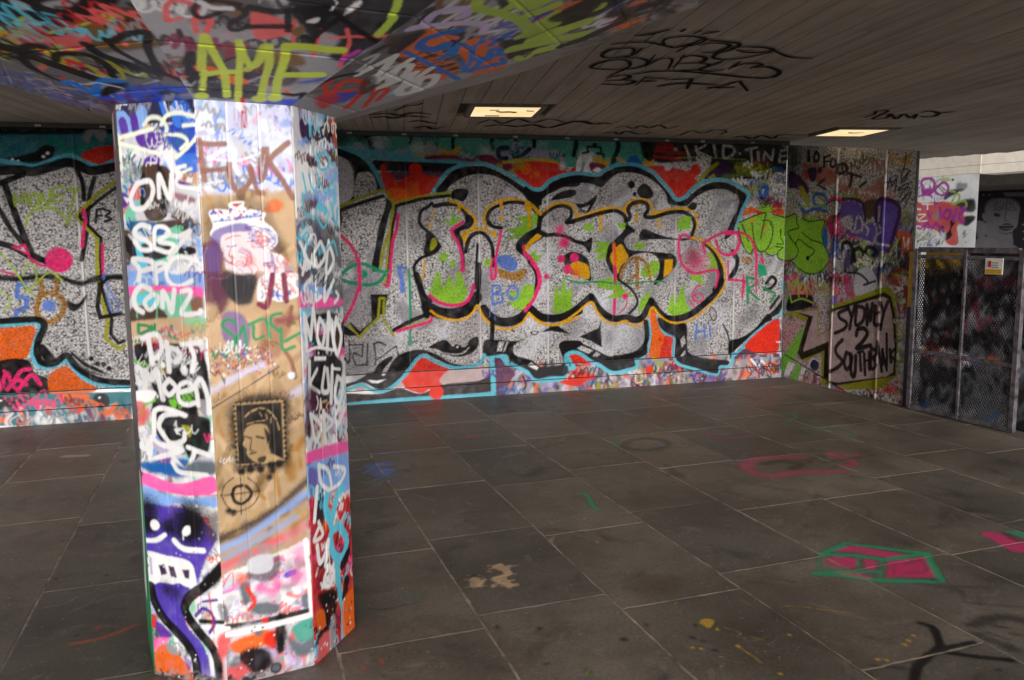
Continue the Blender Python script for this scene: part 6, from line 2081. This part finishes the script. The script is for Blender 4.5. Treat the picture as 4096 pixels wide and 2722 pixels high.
# ------------------------------------------------------------------ side wall on the right
RA = np.array([5.36, 7.87]); RB = np.array([5.515, 6.136]); RL = float(np.linalg.norm(RB - RA)); rd_ = (RB - RA) / RL; rn_ = np.array([-rd_[1], rd_[0]])
if rn_[0] > 0: rn_ = -rn_
cvR = Canvas(-.02, 1.78, 0, 2.62, .007, COL['s2'], .7)
cvR.run(PAINT['R'])
rwall = empty('side_wall', (5.44, 7.0, 0), 'short tag-covered wall with a pink speech box reading Sydney 2 Southbank', 'wall')
def on_r(u, v, off=0.0): return (RA[0] + rd_[0] * u + rn_[0] * off, RA[1] + rd_[1] * u + rn_[1] * off, v)
rs = [0.0, .77, 1.39, RL]
def ztop(u): return 2.565 - (2.565 - 2.33) * u / RL
for s0, s1 in zip(rs, rs[1:]):
    us = lins(s0 + .004, s1 - .004, .007); n_ = 330
    uu, t = np.meshgrid(us, np.linspace(0, 1, n_)); vv = t * ztop(uu)
    S_ = cvR.sample(uu, vv); x, y, z = on_r(uu, vv)
    kid('panel', raw_mesh('panel', np.stack([x, y, z], -1).reshape(-1, 3), grid_quads(len(us), n_), S_[..., :4].reshape(-1, 4)), rwall, M_WALL)
for s_ in rs[1:-1]:
    us = np.linspace(-1, 1, 7); vs_ = np.linspace(.0, ztop(s_) - .01, 240)
    uu, vv = np.meshgrid(s_ + us * .014, vs_); off = np.broadcast_to(.0015 + .012 * np.sqrt(np.clip(1 - us ** 2, 0, 1)), uu.shape)
    S_ = cvR.sample(uu, vv); x, y, z = on_r(uu, vv, off)
    c_ = S_[..., :4].reshape(-1, 4).copy(); c_[:, 3] *= .25; c_[:, :3] *= .86
    kid('joint_strip', raw_mesh('joint_strip', np.stack([x, y, z], -1).reshape(-1, 3), grid_quads(7, 240), c_, True), rwall, M_BEAD)
x0, y0, _ = on_r(0, 0, -.004); x1, y1, _ = on_r(RL, 0, -.004); x2, y2, _ = on_r(RL, 0, -.03); x3, y3, _ = on_r(0, 0, -.03)
kid('backing', raw_mesh('backing', [(x0, y0, 0), (x1, y1, 0), (x2, y2, 0), (x3, y3, 0), (x0, y0, 2.56), (x1, y1, 2.325), (x2, y2, 2.325), (x3, y3, 2.56)],
    [[0, 1, 5, 4], [1, 2, 6, 5], [2, 3, 7, 6], [3, 0, 4, 7], [4, 5, 6, 7]]), rwall, M_TRIM)

# ------------------------------------------------------------------ column
CX, CY, CR, CT = -0.18489701, 3.32147149, 0.41526805, R(214.77516)
ZT, RR, ZR = 2.058, 1.83, 2.493
def corner(i, r): t = CT + R(45) * i; return np.array([CX + r * math.cos(t), CY + r * math.sin(t)])
side = float(np.linalg.norm(corner(1, CR) - corner(0, CR)))
cvs = {}
for k, bcol in (('A', 'wh'), ('B', 'lv'), ('C', 'lg'), ('L', 'g2')):
    cvs[k] = Canvas(0, side + .004, 0, ZT + .004, .0036, COL[bcol], fuzz=.8); cvs[k].run(PAINT[k])
col_o = empty('octagonal_column', (CX, CY, 0), 'octagonal concrete column plastered in spray paint and stencils, holding up the ceiling', 'column')
co = []; qs = []; cs = []; b0 = 0
for i, k in ((-1, 'L'), (0, 'A'), (1, 'B'), (2, 'C'), (3, 'L'), (4, 'A'), (5, 'B'), (6, 'C')):
    fine = i < 3
    res = .0036 if fine else .02
    p0, p1 = corner(i, CR), corner(i + 1, CR)
    us = lins(0, side, res); vs_ = lins(-.01, ZT, res)
    uu, vv = np.meshgrid(us, vs_); S_ = cvs[k].sample(uu, vv)
    nx, ny = (p0 + p1) / 2 - np.array([CX, CY]); nl = math.hypot(nx, ny); nx /= nl; ny /= nl
    # board joints cast into the faces and a slightly uneven skin
    e = np.zeros_like(uu)
    for j in (1, 2):
        uj = side * (j / 3.0 + .03 * math.sin(i * 3 + j)); e -= .0018 * np.exp(-((uu - uj) / .0032) ** 2)
    for eu, sd_ in ((uu, 1), (side - uu, 2)):
        ch_ = np.random.default_rng(100 + (i + (0 if sd_ == 1 else 1)) % 8).normal(size=(len(vs_) // 5 + 2))
        ch_ = np.interp(np.arange(len(vs_)), np.arange(len(ch_)) * 5, ch_)[:, None]
        wd_ = .006 + .007 * np.clip(ch_ - .6, 0, 2); e -= wd_ * .55 * np.clip(1 - eu / wd_, 0, 1) ** 1.5
    x = p0[0] + (p1[0] - p0[0]) * uu / side + nx * e; y = p0[1] + (p1[1] - p0[1]) * uu / side + ny * e
    co.append(np.stack([x, y, vv], -1).reshape(-1, 3)); qs.append(grid_quads(len(us), len(vs_)) + b0); cs.append(S_[..., :4].reshape(-1, 4)); b0 += len(co[-1])
kid('shaft', raw_mesh('shaft', np.vstack(co), np.vstack(qs), np.vstack(cs)), col_o, M_COL)
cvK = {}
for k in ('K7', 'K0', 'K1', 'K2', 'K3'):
    cvK[k] = Canvas(-.76, .76, 0, 1.49, 0.005, COL['gy'], fuzz=.8); cvK[k].run(PAINT[k]); cvK[k].rgb = np.clip(cvK[k].rgb * 1.5, 0, .9)  # capital paint lightened to stand in for light its underside lacks
co = []; qs = []; cs = []; b0 = 0
slope = np.array([(RR - CR) * math.cos(R(22.5)), ZR - ZT]); SL = float(np.linalg.norm(slope))
rings = [.075, .335, .60, .86, 1.12]
for i in range(-1, 7):
    k = {-1: 'K7', 0: 'K0', 1: 'K1', 2: 'K2', 3: 'K3', 4: 'K0', 5: 'K7', 6: 'K0'}[i]
    nv = 270 if i < 4 else 30; nu = 220 if i < 4 else 20
    t, s_ = np.meshgrid(np.linspace(0, 1, nu), np.linspace(0, 1, nv))
    rr = CR + (RR - CR) * s_
    a0, a1 = R(45) * i + CT, R(45) * (i + 1) + CT
    px = CX + rr * (math.cos(a0) * (1 - t) + math.cos(a1) * t); py = CY + rr * (math.sin(a0) * (1 - t) + math.sin(a1) * t)
    hw = rr * math.sin(R(22.5))
    u = (t * 2 - 1) * hw; v = s_ * SL
    pz = ZT + (ZR - ZT) * s_
    for j, rg in enumerate(rings): pz = pz + .0035 * np.exp(-((v - rg) / .005) ** 2)
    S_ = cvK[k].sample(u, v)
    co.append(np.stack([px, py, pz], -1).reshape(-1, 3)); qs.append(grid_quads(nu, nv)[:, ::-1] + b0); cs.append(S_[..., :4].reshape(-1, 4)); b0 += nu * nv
# rim
rim = []
for i in range(8):
    for z in (ZR, H + .01): rim.append((*corner(i, RR), z))
qs.append(np.array([[2 * i, 2 * ((i + 1) % 8), 2 * ((i + 1) % 8) + 1, 2 * i + 1] for i in range(8)]) + b0)
co.append(np.array(rim)); cs.append(np.tile([*(COL['gy'] * .8), 0], (16, 1)))
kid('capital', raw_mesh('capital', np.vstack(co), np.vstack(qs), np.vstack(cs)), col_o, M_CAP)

# ------------------------------------------------------------------ ceiling lamps
def lamp(x, y, size, label, rags):
    t = empty('ceiling_lamp', (x, y, H), label, 'lamp', 'lit square lamps let into the ceiling'); t.rotation_euler.z = CA
    s = size; w = .045
    hb = [((0, s / 2 - w / 2, .012), (s, w, .062), 0), ((0, -s / 2 + w / 2, .012), (s, w, .062), 0), ((s / 2 - w / 2, 0, .012), (w, s - 2 * w, .061), 0), ((-s / 2 + w / 2, 0, .012), (w, s - 2 * w, .061), 0)]
    for b_ in hb: bevel(link('housing', boxmesh('housing', [b_]), t, M_HOUSING), .003)
    link('diffuser', boxmesh('diffuser', [((0, 0, -.009), (s - 2 * w, s - 2 * w, .012), 0)]), t, M_LAMP)
    for P in rags:
        P = np.array(P); k = len(P)
        c_ = np.c_[P, np.full(k, -.0185)]
        bm = bmesh.new(); vs_ = [bm.verts.new(v) for v in c_]; bm.faces.new(vs_); r_ = bmesh.ops.extrude_face_region(bm, geom=bm.faces[:])
        for v in [e_ for e_ in r_['geom'] if isinstance(e_, bmesh.types.BMVert)]: v.co.z += .0025
        me = bpy.data.meshes.new('torn_sticker'); bm.to_mesh(me); bm.free()
        link('torn_sticker', me, t, M_TRIM)
lamp(1.75, 6.38, .60, 'lit square ceiling lamp with torn stickers, nearest the column', [
    [(-.08, -.06), (-.02, -.03), (.03, -.05), (.10, -.02), (.09, .03), (.04, .01), (-.03, .02), (-.06, -.01)],
    [(.16, -.10), (.22, -.08), (.23, -.05), (.17, -.06)], [(-.14, .18), (-.02, .18), (-.02, .21), (-.14, .21)], [(-.13, -.10), (-.06, -.12), (-.05, -.10), (-.12, -.08)]])
lamp(5.47, 6.98, .60, 'lit square ceiling lamp above the short tagged side wall', [[(-.06, -.05), (.02, -.03), (.10, -.06), (.06, .0), (.0, .02), (-.04, -.01)]])

# ------------------------------------------------------------------ mesh gate and post
GA = np.array([5.452, 6.03]); GB = np.array([5.548, 4.985]); GL = float(np.linalg.norm(GB - GA)); gd_ = (GB - GA) / GL; grz = math.atan2(gd_[1], gd_[0])
post = empty('wall_post', (5.50, 6.09, 0), 'slim post with a yellow upper half at the end of the side wall', 'post')
for z0, z1, mt_ in ((0.0, .93, M_NAVY), (.93, 1.43, M_YELLOW)):
    kid('post_section', boxmesh('post_section', [((5.497, 6.095, (z0 + z1) / 2), (.05, .045, z1 - z0), grz)]), post, mt_)
gate = empty('mesh_gate', (*((GA + GB) / 2), 0), 'grey diamond-mesh steel gate covered in dark tags', 'gate')
def gpos(u, z, off=0.0): return (GA[0] + gd_[0] * u + gd_[1] * off, GA[1] + gd_[1] * u - gd_[0] * off, z)
for u, w in ((.022, .044), (.53, .026), (GL - .022, .044)):
    bevel(kid('upright', boxmesh('upright', [(gpos(u, .735), (w, .04, 1.45), grz)]), gate, M_FRAME), .003)
for z, w in ((1.45, .045), (1.39, .03), (.545, .035), (.03, .04)):
    bevel(kid('rail', boxmesh('rail', [(gpos(GL / 2, z), (GL - .09, .034, w), grz)]), gate, M_FRAME), .003)
bx = []
V = []; F_ = []
st = .024
def wire(u0, z0, u1, z1):
    e = np.array([u1 - u0, z1 - z0]); L = np.linalg.norm(e); n_ = np.array([-e[1], e[0]]) / L * .0021
    b_ = len(V)
    for uu, zz in ((u0 + n_[0], z0 + n_[1]), (u1 + n_[0], z1 + n_[1]), (u1 - n_[0], z1 - n_[1]), (u0 - n_[0], z0 - n_[1])):
        V.append(gpos(uu, zz, .004)); V.append(gpos(uu, zz, -.004))
    F_.extend([[b_, b_ + 2, b_ + 4, b_ + 6], [b_ + 7, b_ + 5, b_ + 3, b_ + 1], [b_, b_ + 1, b_ + 3, b_ + 2], [b_ + 4, b_ + 5, b_ + 7, b_ + 6]])
u_lo, u_hi, z_lo, z_hi = .044, GL - .044, .05, 1.38
sl = 1.6
k = u_lo - (z_hi - z_lo) / sl
while k < u_hi:
    for sgn in (1, -1):
        ua, ub = k, k + (z_hi - z_lo) / sl
        c0, c1 = max(ua, u_lo), min(ub, u_hi)
        if c1 - c0 > .01:
            za, zb = (z_lo + (c0 - ua) * sl, z_lo + (c1 - ua) * sl)
            if sgn < 0: za, zb = z_lo + z_hi - za, z_lo + z_hi - zb
            wire(c0, za, c1, zb)
    k += st
cvX = Canvas(0, 1.1, 0, 1.5, .012, COL['gy'])
cvX.run("""m g2,g2,sl,gy,gy,ch 110 260 70 60: 0,0 1050,0 1050,1450 0,1450
f ye 30: 40,1260 480,1330 480,1400 40,1400
f lg 40 a.7: 160,620 320,860 420,1000 300,960 180,760
f lg 40 a.5: 480,760 620,900 600,1000 480,860
t bk,bk,mr,ch,bk 26 420 46: 0,500 1050,500 1050,1250 0,1250
t bk,ch,g2,sl 18 360 40: 0,60 1050,60 1050,480 0,480
m bl,gy,wh,pk,or,lg 20 110 18 5: 60,520 1000,520 1000,580 60,580
m sl,gy,b3 16 160 22 40: 0,40 1050,40 1050,200 0,200
s bk 60 14: 160,760 300,1000 430,1090 540,960 420,800 300,760
s bk 56 14: 500,820 650,1080 850,1060 920,900 760,840""")
# walk each wire in short steps so that the tags on the mesh show on the wires
Vs = []; Fs = []; Cs = []
for b_ in range(0, len(V), 8):
    q8 = np.array(V[b_:b_ + 8]); A4 = q8[[0, 1, 6, 7]]; B4 = q8[[2, 3, 4, 5]]
    ns_ = max(1, int(np.linalg.norm(B4[0] - A4[0]) / .03))
    for j in range(ns_ + 1):
        r4 = A4 + (B4 - A4) * j / ns_; o_ = len(Vs)
        Vs.extend(r4.tolist())
        c4 = cvX.sample(np.array([(r4[0, :2] - GA) @ gd_]), np.array([r4[0, 2]]))[0]
        Cs.extend([[*c4[:3], 0.0]] * 4)
        if j:
            p_ = o_ - 4
            Fs.extend([[p_, o_, o_ + 2, p_ + 2], [p_ + 1, p_ + 3, o_ + 3, o_ + 1], [p_, p_ + 1, o_ + 1, o_], [p_ + 2, o_ + 2, o_ + 3, p_ + 3]])
kid('diamond_mesh', raw_mesh('diamond_mesh', Vs, Fs, Cs), gate, M_BACK)
bevel(kid('lock_box', boxmesh('lock_box', [(gpos(GL - .10, .56, -.03), (.11, .05, .17), grz)]), gate, M_FRAME), .006)
cvG = Canvas(0, 1.0, 0, 1.45, .01, COL['ch'])
cvG.run("""m ch,bk,dk,sl,bn,dk,g2 260 260 40 70: 0,0 1000,0 1000,1400 0,1400
f ye 20: 0,1200 420,1290 420,1440 0,1440
m bk,ch,sl 60 200 30 60: 0,300 1000,300 1000,1200 0,1200
s bk 60 20: 150,760 300,1000 420,1080 520,960 420,800
s bk 60 20: 480,820 640,1080 840,1060 900,900 760,840
s lg 34 20: 160,700 260,820 420,940
m sl,ch,gy,mr 40 120 20 10: 0,380 1000,380 1000,560 0,560
m sl,ch,bk 50 120 24 40: 0,40 1000,40 1000,200 0,200
s pd 40 10: 300,160 420,320 520,260 520,140
t bk,bk,mr,sl,ch,gy,bk 30 300 30: 0,100 1000,100 1000,1350 0,1350""")
us = lins(0, 1.0, .01); vs_ = lins(0, 1.45, .01)
uu, vv = np.meshgrid(us, vs_); S_ = cvG.sample(uu, vv)
x, y, z = gpos(uu * GL, vv, -.13)
pan = link('painted_panel', raw_mesh('painted_panel', np.stack([x, y, z], -1).reshape(-1, 3), grid_quads(len(us), len(vs_)), S_[..., :4].reshape(-1, 4)), None, M_BACK)
so_ = pan.modifiers.new('thick', 'SOLIDIFY'); so_.thickness = .03
tag(pan, 'dark painted board with yellow corner behind the mesh gate', 'board')
sign = empty('notice', gpos(.82, 1.30), 'small white notice with yellow strip fixed to the mesh gate', 'sign')
kid('plate', boxmesh('plate', [(gpos(.80, 1.325, -.022 + .044), (.155, .006, .13), grz)]), sign, M_WHITE)
kid('yellow_strip', boxmesh('yellow_strip', [(gpos(.80, 1.282, .026), (.145, .004, .036), grz)]), sign, M_YELLOW)
kid('red_block', boxmesh('red_block', [(gpos(.763, 1.342, .026), (.026, .004, .05), grz)]), sign, M_RED)
kid('text_block', boxmesh('text_block', [(gpos(.81, 1.352 - .018 * i, .0265), (.056, .003, .006), grz) for i in range(3)]), sign, M_FRAME)

# ------------------------------------------------------------------ beyond the undercroft
PA = np.array([11.5554, 12.8749]); PB = np.array([11.7454, 11.5886])
def vplane(cv, A, B, u0, u1, v0, v1, res):
    d_ = (B - A) / np.linalg.norm(B - A)
    uu, vv = np.meshgrid(lins(u0, u1, res), lins(v0, v1, res)); S_ = cv.sample(uu, vv)
    return np.stack([A[0] + d_[0] * uu, A[1] + d_[1] * uu, vv], -1).reshape(-1, 3), grid_quads(uu.shape[1], uu.shape[0]), S_[..., :4].reshape(-1, 4), d_
cvP = Canvas(-.3, 1.5, 0, 2.8, .012, COL['wh']); cvP.run(PAINT['P'])
pil = empty('white_pillar', (*((PA + PB) / 2), 0), 'bright white pillar outside with purple and salmon tags above the gate', 'pillar')
co, q, c_, d_ = vplane(cvP, PA, PB, -.3, 1.30, 0, 2.618, .012)
nrm_p = np.array([d_[1], -d_[0]])
if nrm_p[0] > 0: nrm_p = -nrm_p
kid('face', raw_mesh('face', co, q, c_), pil, M_BACK)
def wallbox(A, d_, nrm, u0, u1, z0, z1, near, far):
    P = [A + d_ * u0 + nrm * near, A + d_ * u1 + nrm * near, A + d_ * u1 + nrm * far, A + d_ * u0 + nrm * far]
    co = [(p[0], p[1], z) for z in (z0, z1) for p in P]
    return raw_mesh('box', co, [[0, 3, 2, 1], [4, 5, 6, 7], [0, 1, 5, 4], [1, 2, 6, 5], [2, 3, 7, 6], [3, 0, 4, 7]])
back_ = -np.array([.71, .70])
kid('core', wallbox(PA, d_, back_, -.3, 1.296, 0, 2.616, -.006, -.6), pil, M_WHITE)
lint = empty('lintel_beam', (*PA, 2.62), 'beige concrete beam resting on the white pillar outside', 'beam')
kid('lower_course', wallbox(PA, d_, nrm_p, -.3, 1.32, 2.62, 2.755, .012, -.3), lint, M_BEIGE)
kid('upper_course', wallbox(PA, d_, nrm_p, -.3, 1.32, 2.761, 3.4, .010, -.3), lint, M_BEIGE)
d2_ = np.array([.30, -.95]); d2_ /= np.linalg.norm(d2_); n2_ = np.array([d2_[1], -d2_[0]]); n2_ = n2_ if n2_[0] < 0 else -n2_
PC = PA + d_ * 1.326
kid('lower_course', wallbox(PC, d2_, n2_, 0, 5.0, 2.60, 2.755, .0, -.5), lint, M_BEIGE)
kid('upper_course', wallbox(PC, d2_, n2_, 0, 5.0, 2.761, 3.4, -.002, -.5), lint, M_BEIGE)
MA = np.array([14.5728, 14.4182]); MB = np.array([15.1993, 13.1526])
cvM = Canvas(-1.2, 4.2, 0, 2.6, .011, COL['bk']); cvM.run(PAINT['M'])  # mural face drawn in darker grey to stand in for shade overhead
mur = empty('mural_wall', (*((MA + MB) / 2), 0), 'far black wall with a line-drawn face, its shade put into the grey', 'mural')
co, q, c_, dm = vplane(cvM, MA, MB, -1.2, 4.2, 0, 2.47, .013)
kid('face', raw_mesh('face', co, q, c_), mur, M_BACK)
nm = np.array([dm[1], -dm[0]]); nm = nm if nm[0] < 0 else -nm
kid('core', wallbox(MA, dm, nm, -1.2, 4.2, 0, 2.47, -.006, -.3), mur, M_TRIM)
sof = link('far_soffit', wallbox(MA, dm, nm, -2.2, 7.0, 2.475, 3.3, 2.3, -2.0), None, M_SLAB)
tag(sof, 'dark concrete soffit above the far mural wall', 'soffit')

# ------------------------------------------------------------------ litter
for i, (x, y, lab) in enumerate(((1.58, 3.05, 'small green leaf on the flags left of the painted brick shape'), (1.02, 2.62, 'tiny green leaf lying near the column foot'))):
    P = np.array([(0, -.016), (.007, -.006), (.008, .004), (0, .018), (-.008, .004), (-.007, -.006)])
    bm = bmesh.new(); vs_ = [bm.verts.new((p[0], p[1], .004 + .004 * abs(p[0]) / .008)) for p in P]; bm.faces.new(vs_)
    me = bpy.data.meshes.new('leaf'); bm.to_mesh(me); bm.free()
    o = link('leaf', me, None, M_LEAF); o.location = (x, y, 0); o.rotation_euler.z = i * 1.3 + .4
    s2_ = o.modifiers.new('thick', 'SOLIDIFY'); s2_.thickness = .001
    tag(o, lab, 'leaf', 'fallen leaves on the floor')
